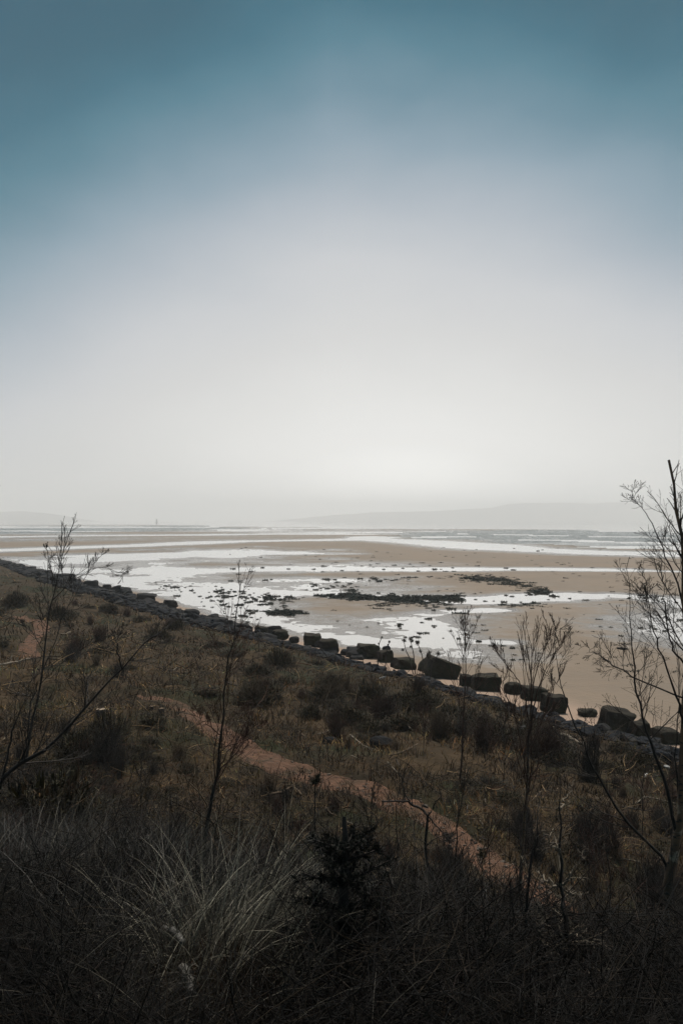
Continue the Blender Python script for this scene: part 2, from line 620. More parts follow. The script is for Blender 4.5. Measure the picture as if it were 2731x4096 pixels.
inv = np.linspace(1 / 24.0, 1 / 1500.0, 430)
rad = np.concatenate([1 / inv, np.geomspace(1500, 3200, 22)[1:]])
ang = np.radians(np.concatenate([np.arange(-75, -32, 3.0), np.linspace(-31, 33, 760), np.arange(36, 90, 3.0)]))
A, Rr = np.meshgrid(ang, rad)
bx, by = Rr * np.sin(A), Rr * np.cos(A)


def sdf_poly(x, y, pts):
    d, _ = seg_dist(x, y, list(pts) + [pts[0]])
    return np.where(in_poly(x, y, pts), d, -d)


def wet_field(x, y):
    """> 0 under water, in rough units of centimetres"""
    R0 = np.hypot(x, y)
    soft = np.clip(R0 / 20.0, 1.2, 30)                 # how wide the shelving edges are
    wob = fbm(x / 14, y / 14, 21, 4) * 1.0
    w = np.full(np.shape(x), -3.0)
    for hwid, pts in CHAN:
        d, _ = seg_dist(x, y, fl(pts))
        ww = hwid * (1 + .45 * fbm(x / (hwid * 5), y / (hwid * 5), 33, 3))
        w = np.maximum(w, np.clip((ww - d) / (.35 * hwid), -3, 3))
    for pts in POOL:
        s_ = sdf_poly(x, y, fl(pts))
        w = np.maximum(w, np.clip(s_ / soft + wob * 2.6 + .25, -3, 2.0))
    for pts in ISLE:
        s_ = sdf_poly(x, y, fl(pts))
        w = np.minimum(w, np.clip(-s_ / soft + wob * 1.3 + .2, -2.5, 3))
    return w


wf = wet_field(bx, by)
bs = shore(bx, by)
far = sstep(260, 420, np.hypot(bx, by))
# far bars and runnels, long in both directions once seen edge on
bars = 1.5 * fbm(bx / 130, by / 60, 51, 4) - .35
wf = np.maximum(wf, np.where(far > 0, bars * 2.2 - (1 - far) * 5, -9))
alg = np.zeros_like(bx)
for pts in ALG:
    s_ = sdf_poly(bx, by, fl(pts))
    R0 = np.hypot(bx, by)
    alg = np.maximum(alg, sstep(-.6, .9, s_ / (R0 / 25) + fbm(bx / 40, by / 25, 71, 4) * 1.5))
st = fbm(bx / 130, by / 75, 77, 3)
st2 = np.full_like(bx, -1.0)
for hw_, pts in ((9, [(2040, 2139), (2240, 2144), (2500, 2147), (2731, 2153)]), (8, [(1710, 2150), (1760, 2146), (1830, 2147)]), (11, [(2150, 2160), (2300, 2162), (2420, 2168)]), (10, [(2500, 2168), (2731, 2172), (2900, 2174)]),
                 (10, [(2220, 2123), (2500, 2126), (2731, 2130)]), (7, [(1850, 2136), (2050, 2139)])):
    d_, _ = seg_dist(bx, by, fl(pts)); st2 = np.maximum(st2, hw_ * (1 + .5 * fbm(bx / 40, by / 40, 79, 3)) - d_)
a2 = alg > .4
wf = np.where(a2, np.clip(st * 9 - 1.6, -1.2, 2.0), wf)
wf = np.where(a2, np.maximum(wf, np.where(st2 > 0, 1.5, -9)), wf)
fine = (.9 * fbm(bx / 1.9, by / 1.3, 61, 3) + .8 * fbm(bx / 6, by / 6, 62, 3) + .4 * vnoise(bx / .45, by / .3, 66))
wfn = wf + fine * np.where(wf > -2, 1.0, .3) * np.clip(1.3 - np.hypot(bx, by) / 200, .35, 1)
bz = -.022 * wfn + np.interp(bs - 3.0 * sstep(50, 66, by), [-60, -8, -3, 0, 3], [0, .02, .12, .35, .5])
sea_pts = fl(SEA)
sea_s = sdf_poly(bx, by, sea_pts + [(9000, 9000), (-9000, 9000)])
sea_s = sea_s + 90 * fbm(bx / 300, by / 160, 81, 3)
bz = np.where(sea_s > -40, bz - np.clip((sea_s + 40) / 40, 0, 8) * .12, bz)
wetv = sstep(.072, .004, bz + .01 * fbm(bx / 2.5, by / 2.5, 90, 3))
dryv = sstep(-4.5, -1.0, bs + .8 * fbm(bx / 2, by / 2, 91, 3))
n_r, n_a = bx.shape
idx = np.arange(n_r * n_a).reshape(n_r, n_a)
q = np.stack([idx[:-1, :-1], idx[:-1, 1:], idx[1:, 1:], idx[1:, :-1]], -1).reshape(-1, 4)
keep = bs.ravel()[q].min(1) < 4.5
beach = build('beach', np.stack([bx, by, bz], -1).reshape(-1, 3), q[keep][:, ::-1], M_SAND,
              attrs={'wet': wetv, 'algae': alg, 'dry': dryv})
tag(beach, 'wide brown tidal sand flats left bare by the ebb', kind='structure')

wv = []
for R0 in (24, 7300):
    for a in np.radians(np.linspace(-75, 88, 60)):
        wv.append((R0 * math.sin(a), R0 * math.cos(a), 0))
wv = np.array(wv)
idx = np.arange(120).reshape(2, 60)
q = np.stack([idx[0, :-1], idx[0, 1:], idx[1, 1:], idx[1, :-1]], -1)
water = build('water', wv, q[:, ::-1], M_WATER, smooth=False)
tag(water, 'pale sheet of shallow water lying in the pools, runnels and far bay', kind='structure')

# ------------------------------------------------------------------ far hills and the beacon


def hill(name, label, line, D, deep):
    """a wooded coastal ridge: crest measured in the photograph, at distance D"""
    p = np.array(line, float)
    u = np.linspace(0, 1, 160)
    xs = p[0, 0] + u * (p[-1, 0] - p[0, 0]); ys = np.interp(xs, p[:, 0], p[:, 1])
    crest = np.stack([(xs - 1365.5) / F * D, np.full_like(xs, D), CAM_H - (ys - 2080) / F * D], -1)
    crest[:, 2] = np.maximum(crest[:, 2] + 6 * fbm(crest[:, 0] / 120, crest[:, 0] * 0, 3, 5), .5)
    rows = []
    for v, k in ((-1, -.02), (-.75, .35), (-.4, .8), (0, 1), (.5, .8), (1, -.02)):
        r = crest.copy(); r[:, 1] += v * deep + 70 * vnoise(crest[:, 0] / 300, crest[:, 0] * 0 + v * 3, 5); r[:, 2] = crest[:, 2] * k
        rows.append(r)
    V = np.array(rows)
    idx = np.arange(V.shape[0] * V.shape[1]).reshape(V.shape[:2])
    q = np.stack([idx[:-1, :-1], idx[:-1, 1:], idx[1:, 1:], idx[1:, :-1]], -1).reshape(-1, 4)
    return tag(build(name, V.reshape(-1, 3), q, M_HILL), label, kind='structure')


hill('headland', 'low grey headland fading into mist at the left', [(-900, 2030), (-300, 2040), (0, 2046), (90, 2044), (200, 2056), (300, 2078), (400, 2091)], 5400, 450)
hill('hills', 'faint wooded ridge across the bay lost in mist', [(900, 2096), (1150, 2078), (1330, 2060), (1500, 2050), (1620, 2047), (1800, 2040), (1960, 2030), (2040, 2014), (2250, 2010), (2400, 2013), (2450, 2009), (2600, 2013), (2731, 2010), (3300, 2014), (3900, 2030)], 6500, 650)

bc = at(627, 2091, 2800)
bc[2] = -.2
beacon = tag(empty('beacon', bc), 'tiny dark beacon standing far out on the tidal flats', 'beacon')
V, q = tubes(np.array([[[0, 0, 0], [0, 0, 5.5], [0, 0, 10]]]), np.array([[3.6, 2.7, 2.0]]), 8)
build('tower', V, q, M_STONE, beacon)
V, q = tubes(np.array([[[0, 0, 9.9], [0, 0, 11], [0, 0, 13], [0, 0, 13.2]]]), np.array([[2.7, 2.9, 2.7, .05]]), 8)
build('cage', V, q, M_STONE, beacon)

# ------------------------------------------------------------------ stones and concrete blocks


def rock_mesh(name, dims, k, rough, seed, mat_, cuts=4):
    bm = bmesh.new()
    bmesh.ops.create_cube(bm, size=2.0)
    if cuts: bmesh.ops.subdivide_edges(bm, edges=bm.edges[:], cuts=cuts, use_grid_fill=True)
    P = np.array([v.co[:] for v in bm.verts])
    P = P / ((np.abs(P) ** k).sum(1, keepdims=True) ** (1 / k)) * 1.0
    rs = np.random.default_rng(seed)
    f1, f2 = rs.uniform(.7, 1.2), rs.uniform(1.8, 2.6)
    o1 = rs.uniform(0, 50, 3)
    D = np.stack([vnoise(P[:, 1] * f1 + o1[i], P[:, 2] * f1 + P[:, 0] * .7 * f1 + o1[i], seed + i) + .5 * vnoise(P[:, (i + 1) % 3] * f2, P[:, (i + 2) % 3] * f2 + P[:, i], seed + 9 + i) for i in range(3)], 1)
    P = (P + rough * D) * np.array(dims)
    for v, p in zip(bm.verts, P): v.co = p
    bmesh.ops.triangulate(bm, faces=bm.faces[:])
    me = bpy.data.meshes.new(name); bm.to_mesh(me); bm.free()
    for p in me.polygons: p.use_smooth = False
    me.materials.append(mat_)
    return me


def put(name, me, loc, rot=(0, 0, 0), scale=(1, 1, 1), label=None, cat=None, group=None):
    o = bpy.data.objects.new(name, me); COL.objects.link(o)
    o.location = loc; o.rotation_euler = rot; o.scale = scale
    return tag(o, label, cat, group)


# measured: left, right, top, bottom (photo pixels), squareness, tilt, turn, label
BLK = [
    (1015, 1073, 2508, 2549, 9, 7, .25, 'squared concrete block standing at the left end of the clear row on the sand'),
    (1088, 1155, 2522, 2560, 4, 4, .5, 'round shouldered boulder second from the left in the clear row'),
    (1209, 1283, 2540, 2581, 7, 3, .2, 'worn oblong block above the first pale sand pocket'),
    (1276, 1362, 2555, 2619, 4, -4, .5, 'tall rounded boulder right of the worn oblong block'),
    (1423, 1515, 2581, 2632, 9, 4, .35, 'long low concrete block with squared top in mid row'),
    (1512, 1570, 2606, 2650, 8, -6, .7, 'smaller squared block leaning on the right end of the long one'),
    (1570, 1659, 2635, 2682, 7, 3, .4, 'block half overgrown by scrub left of the tall gorse stems'),
    (1690, 1825, 2636, 2718, 9, 24, .45, 'big slab tipped steeply down to the right behind the gorse'),
    (1839, 1890, 2700, 2757, 7, 2, .5, 'upright block behind the thin red birch'),
    (1885, 2008, 2706, 2771, 10, 2, .12, 'large square concrete block with flat top standing alone on the sand'),
    (2018, 2085, 2732, 2783, 3.4, 0, .5, 'dark rounded boulder beside the large flat topped block'),
    (2085, 2193, 2752, 2808, 7, 7, .3, 'low block sloping right behind the vase shaped birch'),
    (2171, 2266, 2784, 2868, 9, 3, .3, 'tall block hidden by the twigs of the vase shaped birch'),
    (2315, 2391, 2842, 2877, 3.4, 4, .3, 'low mossy stone alone on the sand between two big blocks'),
    (2410, 2541, 2842, 2946, 6, 10, .3, 'huge broken block with a jagged top at the right shore'),
    (2522, 2604, 2887, 2960, 6, -3, .5, 'dark block leaning against the huge broken one'),
    (2625, 2720, 2920, 2990, 5, 4, .3, 'last overgrown block before the right edge behind birch twigs'),
    (800, 905, 2464, 2516, 6, 4, .2, 'broad dark block left of the central sapling'),
    (728, 800, 2428, 2476, 4, 5, .4, 'dark boulder just left of the broad dark block'),
    (905, 1010, 2488, 2538, 5, 6, .4, 'jumbled dark block behind the central sapling'),
    (535, 625, 2370, 2412, 6, 3, .2, 'long dark block at the edge of the wet pool'),
    (640, 715, 2396, 2432, 4, 3, .5, 'boulder beyond the long dark block on the rubble bank'),
    (470, 525, 2345, 2378, 5, 3, .4, 'small dark block further up the shore'),
    (330, 392, 2318, 2352, 5, -3, .4, 'dark block behind the twigs of the left birch'),
    (405, 450, 2336, 2360, 4, 0, .6, 'small boulder right of the left birch'),
    (230, 300, 2292, 2322, 5, 2, .3, 'far dark block on the shore behind the left birch'),
    (120, 175, 2278, 2300, 5, 2, .3, 'tiny far block near the left end of the shore'),
    (20, 80, 2258, 2282, 5, 2, .3, 'farthest block at the left end of the shore'),
]
for i, (l, r, t, b, k, tilt, turn, lab) in enumerate(BLK):
    p = on_flats((l + r) / 2, b - 4, .28)
    k_ = 1.0 if i < 17 else .78
    w = (r - l) / F * p[1] * (.94 if i < 17 else .8); h = (b - t) / F * p[1] * k_
    dims = (w * .5 * .95, w * .5 * random.uniform(.8, 1.0), h * .5 * 1.04)
    kind = 'boulder' if k < 4.5 else 'concrete_block'
    me = rock_mesh(kind, dims, k * 1.9 if k > 4.5 else k, .17 if k > 6 else .2, 100 + i, M_CONC if i < 17 else M_DARKC, 7)
    put(kind, me, (p[0], p[1] + dims[1] * .6, p[2] + h * .40), (0, math.radians(tilt), turn * .55), label=lab,
        cat='boulder' if k < 4.5 else 'block', group='old stones and blocks along the shore')
for px, py, wpx, lab in ((1178, 2567, 38, 'low flat stone between the two left blocks of the clear row'), (1402, 2606, 34, 'small upright stone against the long low block'),
                         (1384, 2618, 40, 'small squat stone left of the upright one'), (1545, 2600, 30, 'little dark stone on wet sand behind the mid row')):
    p = on_flats(px, py, .25); w = wpx / F * p[1]
    put('stone', rock_mesh('stone', (w / 2, w / 2.4, w * .36), 3.5, .15, int(px), M_STONE, 3), (p[0], p[1], p[2] + w * .2), (0, 0, .4), label=lab + ', dark grey', cat='stone')
# two dark boulders in the scrub and loose stones by the path
for px, py, wpx, hpx, lab in ((1525, 2994, 92, 52, 'black boulder lying in the brash right of the brown bush'), (1322, 2975, 60, 34, 'dark stone at the foot of the brown bush'),
                              (2490, 2600, 40, 12, 'dark stone lying out on the right sand')):
    p = ground_hit(px, py) if py > 2700 else on_flats(px, py)
    w = wpx / F * p[1]; h = hpx / F * p[1]
    put('boulder', rock_mesh('boulder', (w / 2, w / 2.2, h / 1.9), 3.2, .2, int(px), M_BLACK, 4), (p[0], p[1], p[2] + h * .3), (0, .15, .5), label=lab, cat='boulder')

LAND = [((1525, 2985), 'black boulder'), ((1345, 2960), 'red brown bush'), ((403, 2870), 'white topped stump'), ((645, 2855), 'squat path stump'), ((1145, 3195), 'arched branch'), ((2320, 2985), 'driftwood log'),
        ((870, 3000), 'slender dark sapling'), ((2110, 3150), 'flecked birch trunk'), ((160, 2700), 'left birch sapling'), ((60, 2660), 'pale left log'), ((1880, 2930), 'bleached fan of stems'), ((2690, 3450), 'big birch'),
        ((905, 3480), 'tan shrub'), ((1260, 3350), 'tufted pine'), ((1748, 3500), 'bent dead tree'), ((2240, 3450), 'dead grey sapling'), ((1650, 2700), 'tall gorse cluster'), ((1950, 2780), 'flat topped block'),
        ((850, 2520), 'broad dark block'), ((580, 2410), 'long dark block'), ((1245, 2585), 'worn oblong block'), ((1470, 2635), 'long low block'), ((2475, 2945), 'huge broken block'), ((1420, 3300), 'straight pale stick'),
        ((100, 2530), 'far left path bend'), ((360, 2350), 'block behind the left birch'), ((2660, 3080), 'white scrap at the right edge'), ((600, 2790), 'start of the visible path'), ((1760, 2715), 'tipped slab'), ((1850, 2900), 'thin red birch')]
LAND_P = None
used_labels = {}


def near_label(head, p, tail=''):
    global LAND_P
    if LAND_P is None: LAND_P = np.array([ground_hit(*l[0])[:2] for l in LAND])
    d = np.hypot(*(LAND_P - np.array(p[:2])).T) / math.hypot(p[0], p[1])
    for rank in np.argsort(d)[:7]:
        lx, ly = LAND_P[rank]
        sx = math.atan2(p[0], p[1]) - math.atan2(lx, ly); sy = math.log(p[1] / ly)
        side = ('left of' if sx < 0 else 'right of') if abs(sx) > abs(sy) * .5 else ('beyond' if sy > 0 else 'in front of')
        if abs(sx) > .05 and abs(sy) > .1 : side = ('far ' if sy > 0 else 'near ') + ('left of' if sx < 0 else 'right of')
        lab = f'{head} {side} the {LAND[rank][1]}{tail}'
        if lab not in used_labels: break
    used_labels[lab] = used_labels.get(lab, 0) + 1
    return lab


rub = []

rr_ = np.random.default_rng(5)
for i in range(40000):
    if len(rub) >= 10500: break
    d = rr_.uniform(-8, 190)
    hi_ = float(rub_top(d))
    lo_ = np.interp(d, [-8, 34, 44, 190], [1.7, 1.4, -1.0, -2.0])
    sw = rr_.uniform(lo_, hi_) if rr_.random() < .7 else rr_.uniform(lo_, min(hi_, lo_ + 3.5))
    x = SH[0] + SN[0] * sw + SN[1] * d; y = SH[1] + SN[1] * sw - SN[0] * d
    if abs(math.atan2(x, y)) > .62: continue
    rub.append((x, y, rr_.uniform(.11, .30) * (1 + (rr_.random() < .12) * .7) * (1 + d / 160)))
rub = np.array(rub)
rub_z = np.maximum(height(rub[:, 0], rub[:, 1]), .05)
STONES = [rock_mesh('rubble_stone', (1, rr_.uniform(.7, .95), rr_.uniform(.5, .75)), 3.0, .26, 300 + i, M_STONE, 1) for i in range(7)]
for i in range(30):
    d = rr_.uniform(22, 125); sw = rr_.uniform(-1.6, 2.4); sz = rr_.uniform(.3, .62) * (1 + d / 260)
    x = SH[0] + SN[0] * sw + SN[1] * d; y = SH[1] + SN[1] * sw - SN[0] * d
    put('boulder', rock_mesh('boulder', (sz, sz * rr_.uniform(.7, 1), sz * rr_.uniform(.5, .85)), rr_.uniform(3, 8), .24, 2000 + i, M_DARKC, 4), (x, y, max(float(height(x, y)), .05) + sz * .3),
        (rr_.normal(0, .25), rr_.normal(0, .25), rr_.uniform(0, 3)), label=near_label('dark jumbled ' + ('small' if sz < .5 else 'large') + ' boulder', (x, y)), cat='boulder', group='jumbled boulders of the shore bank')
order = np.argsort(-(rub[:, 2] / np.hypot(rub[:, 0], rub[:, 1])))
for n_, i in enumerate(order[:300]):
    far_ = rub[i, 1] > 45
    put('rubble_stone', STONES[i % 7], (rub[i, 0], rub[i, 1], rub_z[i] + rub[i, 2] * .2), tuple(rr_.uniform(-.5, .5, 2)) + (rr_.uniform(0, 6.3),), (rub[i, 2] * .85,) * 3,
        near_label(('big' if rub[i, 2] > .42 else 'small') + ' dark slate stone', (rub[i, 0], rub[i, 1])), 'stone', 'loose dark stones of the shore bank')
SV = [(np.array([v.co[:] for v in m.vertices]), np.array([p.vertices[:] for p in m.polygons])) for m in STONES]
pcs = []
for i in order[300:]:
    v, f = SV[i % 7]
    a = rr_.uniform(0, 6.3); c, s = math.cos(a), math.sin(a)
    rv = v @ np.array([[c, s, 0], [-s, c, 0], [0, 0, 1]]) * rub[i, 2] * .85
    pcs.append((rv + np.array([rub[i, 0], rub[i, 1], rub_z[i] + rub[i, 2] * .15]), f))
V, f, _ = merge(pcs)
tag(build('rubble', V, f, M_STONE, smooth=False), 'bank of small dark broken stones along the shore', kind='stuff')

# ------------------------------------------------------------------ seaweed


def weed_mesh(seed):
    rs = np.random.default_rng(seed)
    n = 34
    a = rs.uniform(0, 6.3, n); r = rs.random(n) ** .7 * .8
    root = np.stack([r * np.cos(a) * 1.0, r * np.sin(a) * .75, np.full(n, .0)], -1)
    V, q, C = blades(root, a + rs.normal(0, .8, n), rs.uniform(.2, 1.1, n), rs.uniform(.6, 1.6, n), rs.uniform(.25, .6, n), rs.uniform(.12, .3, n), 2, np.ones((n, 3)), rs)
    v2 = rock_mesh('tmp', (.75, .55, .11), 2.2, .45, seed, M_WEED, 2)
    vv = np.array([x.co[:] for x in v2.vertices]); ff = np.array([p.vertices[:] for p in v2.polygons])
    bpy.data.meshes.remove(v2)
    ff = np.concatenate([ff, ff[:, 2:3]], 1)
    return vv, ff, V, q


def weed_arrays(seed):
    vv, ff, V, q = weed_mesh(seed)
    t = np.concatenate([q[:, [0, 1, 2]], q[:, [0, 2, 3]]])
    return np.vstack([vv, V]), np.vstack([ff[:, :3], t + len(vv)])


WEEDS = [weed_arrays(500 + i) for i in range(5)]
weed_me = []
for V, f in WEEDS:
    o = build('seaweed_clump', V, f, M_WEED, smooth=False); weed_me.append(o.data); bpy.data.objects.remove(o)
# zones: (count, photo box or line, spread, size range)
ws = np.random.default_rng(9)
wp = []


def weeds_line(n, pts, sy, s0, s1, zone):
    p = np.array(pts, float)
    for _ in range(n):
        u = ws.random() * (len(p) - 1); i = int(u)
        c = p[i] + (p[i + 1] - p[i]) * (u - i)
        px, py = c[0] + ws.normal(0, 22), c[1] + ws.normal(0, sy)
        w = on_flats(px, py, .0)
        wp.append((w[0], w[1], ws.uniform(s0, s1) * .62 * math.exp(ws.normal(0, .45)), zone))


Z0 = 'dark seaweed clump in the thick weed bed on the right sand'
Z1 = 'dark seaweed clump strewn along the runnel in mid beach'
Z2 = 'dark green seaweed clump in the shallow water below the left shore'
Z3 = 'lone small seaweed clump on the open brown sand'
weeds_line(420, [(1850, 2312), (1950, 2318), (2030, 2326)], 8, .25, .95, Z0)
weeds_line(330, [(2010, 2332), (2080, 2340), (2150, 2362), (2160, 2372)], 8, .25, .8, Z0)
weeds_line(50, [(1480, 2318), (1600, 2318), (1850, 2308)], 4, .3, .8, Z0)
weeds_line(460, [(1310, 2384), (1500, 2394), (1640, 2396), (1830, 2392)], 6, .3, 1.0, Z1)
weeds_line(140, [(1500, 2425), (1640, 2412), (1780, 2425)], 7, .3, .9, Z1)
weeds_line(60, [(2020, 2425), (2110, 2422), (2190, 2424)], 5, .3, .7, Z1)
weeds_line(110, [(830, 2375), (960, 2380), (1060, 2400), (1180, 2398)], 13, .3, .8, Z2)
weeds_line(120, [(1060, 2450), (1130, 2452), (1200, 2448)], 5, .35, .9, Z2)
weeds_line(60, [(1240, 2345), (1330, 2340), (1430, 2360), (1380, 2372)], 7, .3, .7, Z2)
weeds_line(70, [(640, 2330), (760, 2370), (900, 2430), (1040, 2470)], 16, .2, .55, Z2)
for _ in range(300):
    px, py = ws.uniform(1300, 2720), 2230 + 520 * ws.random() ** 1.1
    if py > 2480 + (px - 1300) * .22: continue
    w = on_flats(px, py); wp.append((w[0], w[1], ws.uniform(.2, .42) * math.exp(ws.normal(0, .35)), Z3))
for _ in range(120):
    px, py = ws.uniform(900, 2720), ws.uniform(2190, 2330)
    w = on_flats(px, py); wp.append((w[0], w[1], ws.uniform(.3, .8), Z3))
wp = [w for w in wp if shore(w[0], w[1]) < -2]
wp.sort(key=lambda w: -w[2] / math.hypot(w[0], w[1]))
for i, (x, y, s, z) in enumerate(wp[:300]):
    put('seaweed_clump', weed_me[i % 5], (x, y, .015), (0, 0, ws.uniform(0, 6.3)), (s, s * ws.uniform(.6, 1), s * .6), z, 'seaweed', 'seaweed left on the flats')
pcs = []
for i, (x, y, s, z) in enumerate(wp[300:]):
    V, f = WEEDS[i % 5]
    a = ws.uniform(0, 6.3); c, sn = math.cos(a), math.sin(a)
    pcs.append((V @ np.array([[c, sn, 0], [-sn, c, 0], [0, 0, .9]]) * s + np.array([x, y, .015]), f))
V, f, _ = merge(pcs)
tag(build('seaweed', V, f, M_WEED, smooth=False), 'small dark scraps of seaweed scattered over the flats', kind='stuff')

# ------------------------------------------------------------------ low vegetation (nobody could count it)


def sample_land(n, r0, r1, rng, a0=-.66, a1=.70, power=1.0):
    """places on the land, denser near the viewpoint"""
    a = rng.uniform(a0, a1, n)
    u = rng.random(n)
    r = (r0 ** -power + u * (r1 ** -power - r0 ** -power)) ** (-1 / power)
    x, y = r * np.sin(a), r * np.cos(a)
    return x, y


g1 = np.random.default_rng(21)
x, y = sample_land(500000, 1.8, 190, g1, power=.75)
s = shore(x, y)
pm = path_mask(x, y)
ok = (s > rub_top(along(x, y)) - .6 + 1.3 * fbm(x / 1.6, y / 1.6, 12, 3)) & (pm > .9 + .5 * fbm(x * 1.6, y * 1.6, 13, 2)) & ((fbm(x / 1.3, y / 1.3, 14, 3) > -.28) | (g1.random(len(x)) < .25))
ok |= (pm < 1.0) & (s > 4) & (fbm(x / .6, y / .6, 16, 3) > np.interp(x, [-5, -2.5, 1.5, 3], [.3, .12, .02, .1]) - .25 * (pm - .6))
x, y = x[ok], y[ok]
n = len(x)
r = np.hypot(x, y)
z = height(x, y)
kind = fbm(x / 2.4, y / 2.4, 15, 3) + g1.normal(0, .25, n)
c_st = palette(g1, n, [(.26, .185, .105), (.165, .118, .068), (.095, .068, .040)], [2, 3, 3], .35)
c_gr = palette(g1, n, [(.075, .066, .024), (.120, .094, .036), (.046, .041, .017)], [3, 2, 3], .35)
c_br = palette(g1, n, [(.085, .054, .032), (.042, .030, .020), (.17, .090, .045)], [3, 4, 1], .35)
colr = np.where((kind > .32)[:, None], c_gr, np.where((kind > -.2)[:, None], c_st, c_br))
colr = np.clip(colr * np.exp(2.1 * fbm(x / .9, y / .9, 17, 3) + .9 * vnoise(x / 3.5, y / 3.5, 18))[:, None], .004, .5)
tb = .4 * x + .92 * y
colr = colr * np.interp(tb, [3, 9, 15, 22], [.17, .24, .62, 1.0])[:, None]       # foreground shade painted into blade colours, fading out over the terrace
L = g1.uniform(.06, .24, n) * np.where(kind < -.2, 1.3, 1) * np.clip(r / 14, .8, 1.9)
w = np.clip(r * .0011, .004, .06) * g1.uniform(.6, 1.5, n)
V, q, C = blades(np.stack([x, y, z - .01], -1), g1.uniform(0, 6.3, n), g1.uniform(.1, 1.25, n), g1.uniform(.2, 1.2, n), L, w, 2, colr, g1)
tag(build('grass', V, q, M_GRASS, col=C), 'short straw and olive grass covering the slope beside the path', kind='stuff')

# brash: broken twigs and dead stems lying about
g2 = np.random.default_rng(22)
tus_p = ground_hit(900, 3885, height)
x, y = sample_land(125000, 2.2, 150, g2, power=.8)
s = shore(x, y); pm = path_mask(x, y)
ok = (s > rub_top(along(x, y)) - .4) & ((pm > 1.1) | (g2.random(len(x)) < .14)) & (np.hypot((x - tus_p[0]) / .4, (y - tus_p[1] + .2) / .5) > 1) & (fbm(x / 2.2, y / 2.2, 24, 3) > -.25)
x, y = x[ok], y[ok]; n = len(x); r = np.hypot(x, y)
z = height(x, y) + g2.random(n) ** 2 * .32
aa = g2.uniform(0, 6.3, n); el_ = g2.normal(.15, .4, n)
Ls = g2.uniform(.12, .6, n) * np.clip(r / 18, .7, 2.0)
d0 = np.stack([np.cos(aa) * np.cos(el_), np.sin(aa) * np.cos(el_), np.sin(el_)], -1)
K = 4
tt = np.linspace(0, 1, K)
bend = g2.normal(0, .25, (n, 3)) * Ls[:, None]
P = np.stack([x, y, z], -1)[:, None] + d0[:, None] * (tt[None, :, None] * Ls[:, None, None]) + bend[:, None] * (tt[None, :, None] ** 2)
Rr2 = (np.clip(r * .00042, .002, .02) * g2.uniform(.5, 1.5, n))[:, None] * np.linspace(1, .4, K)[None]
V, q = tubes(P, Rr2, 3)
colr = np.interp(.4 * x + .92 * y, [3, 9, 15, 22], [.09, .26, .75, 1.0])[:, None] * palette(g2, n, [(.020, .016, .012), (.055, .040, .026), (.16, .125, .085), (.40, .30, .20), (.11, .052, .028)], [6, 5, 3.4, 1.6, 2.0])  # twigs darkened near the viewpoint too, shading carried in their colour
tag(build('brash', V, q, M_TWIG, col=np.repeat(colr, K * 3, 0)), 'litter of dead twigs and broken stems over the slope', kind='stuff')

# pebbles trodden into the path
g4 = np.random.default_rng(26)
pcs = []
pv_, pf_ = SV[0]
for i in range(900):
    k_ = int(g4.integers(2, len(PATH) - 2)); u_ = g4.uniform(-1.15, 1.15)
    xy = PATH[k_] + nn[k_] * hw[k_] * u_ + g4.normal(0, .05, 2)
    sz = g4.uniform(.012, .04) * (1 + (g4.random() < .08))
    a_ = g4.uniform(0, 6.3); c_, s_ = math.cos(a_), math.sin(a_)
    pcs.append((pv_ @ np.array([[c_, s_, 0], [-s_, c_, 0], [0, 0, 1]]) * sz + np.array([xy[0], xy[1], float(base_height(xy[0], xy[1])) - .025]), pf_))
V, f, _ = merge(pcs)
tag(build('pebbles', V, f, M_PEB, smooth=False), 'small pebbles trodden into the earth footpath', kind='stuff')

# long pale grass on the near bank
g3 = np.random.default_rng(23)
n0 = 7000
a = g3.uniform(-.85, .85, n0); r = g3.uniform(1.5, 7.5, n0)
cx, cyy = r * np.sin(a), r * np.cos(a)
t = .4 * cx + .92 * cyy
edge = 3.35 + .5 * vnoise(cx / 1.2, cyy / 1.2, 31) - .38 * cx
ok = (t < edge) & ((vnoise(cx / .9, cyy / .9, 32) > -.5))
cx, cyy = cx[ok], cyy[ok]
tus = tus_p
ok = np.hypot((cx - tus[0]) / .32, (cyy - tus[1] + .22) / .42) > 1        # the big tussock stands clear
cx, cyy = cx[ok], cyy[ok]
m = 26
n = len(cx) * m
x = np.repeat(cx, m) + g3.normal(0, .07, n); y = np.repeat(cyy, m) + g3.normal(0, .07, n)
z = height(x, y) - .02
lean = np.repeat(g3.uniform(0, 6.3, len(cx)), m) + g3.normal(0, 1.0, n)
L = g3.uniform(.18, .55, n)
r = np.hypot(x, y)
colr = palette(g3, n, [(.028, .028, .027), (.014, .014, .013), (.006, .006, .0058), (.085, .086, .084)], [3, 4, 6, .8])
V, q, C = blades(np.stack([x, y, z], -1), lean, g3.uniform(0, .5, n), g3.uniform(.5, 2.0, n), L, np.clip(r * .0011, .002, .006), 4, colr, g3)
tag(build('long_grass', V, q, M_TALL, col=C), 'dark dry long grass matted over the near bank', kind='stuff')


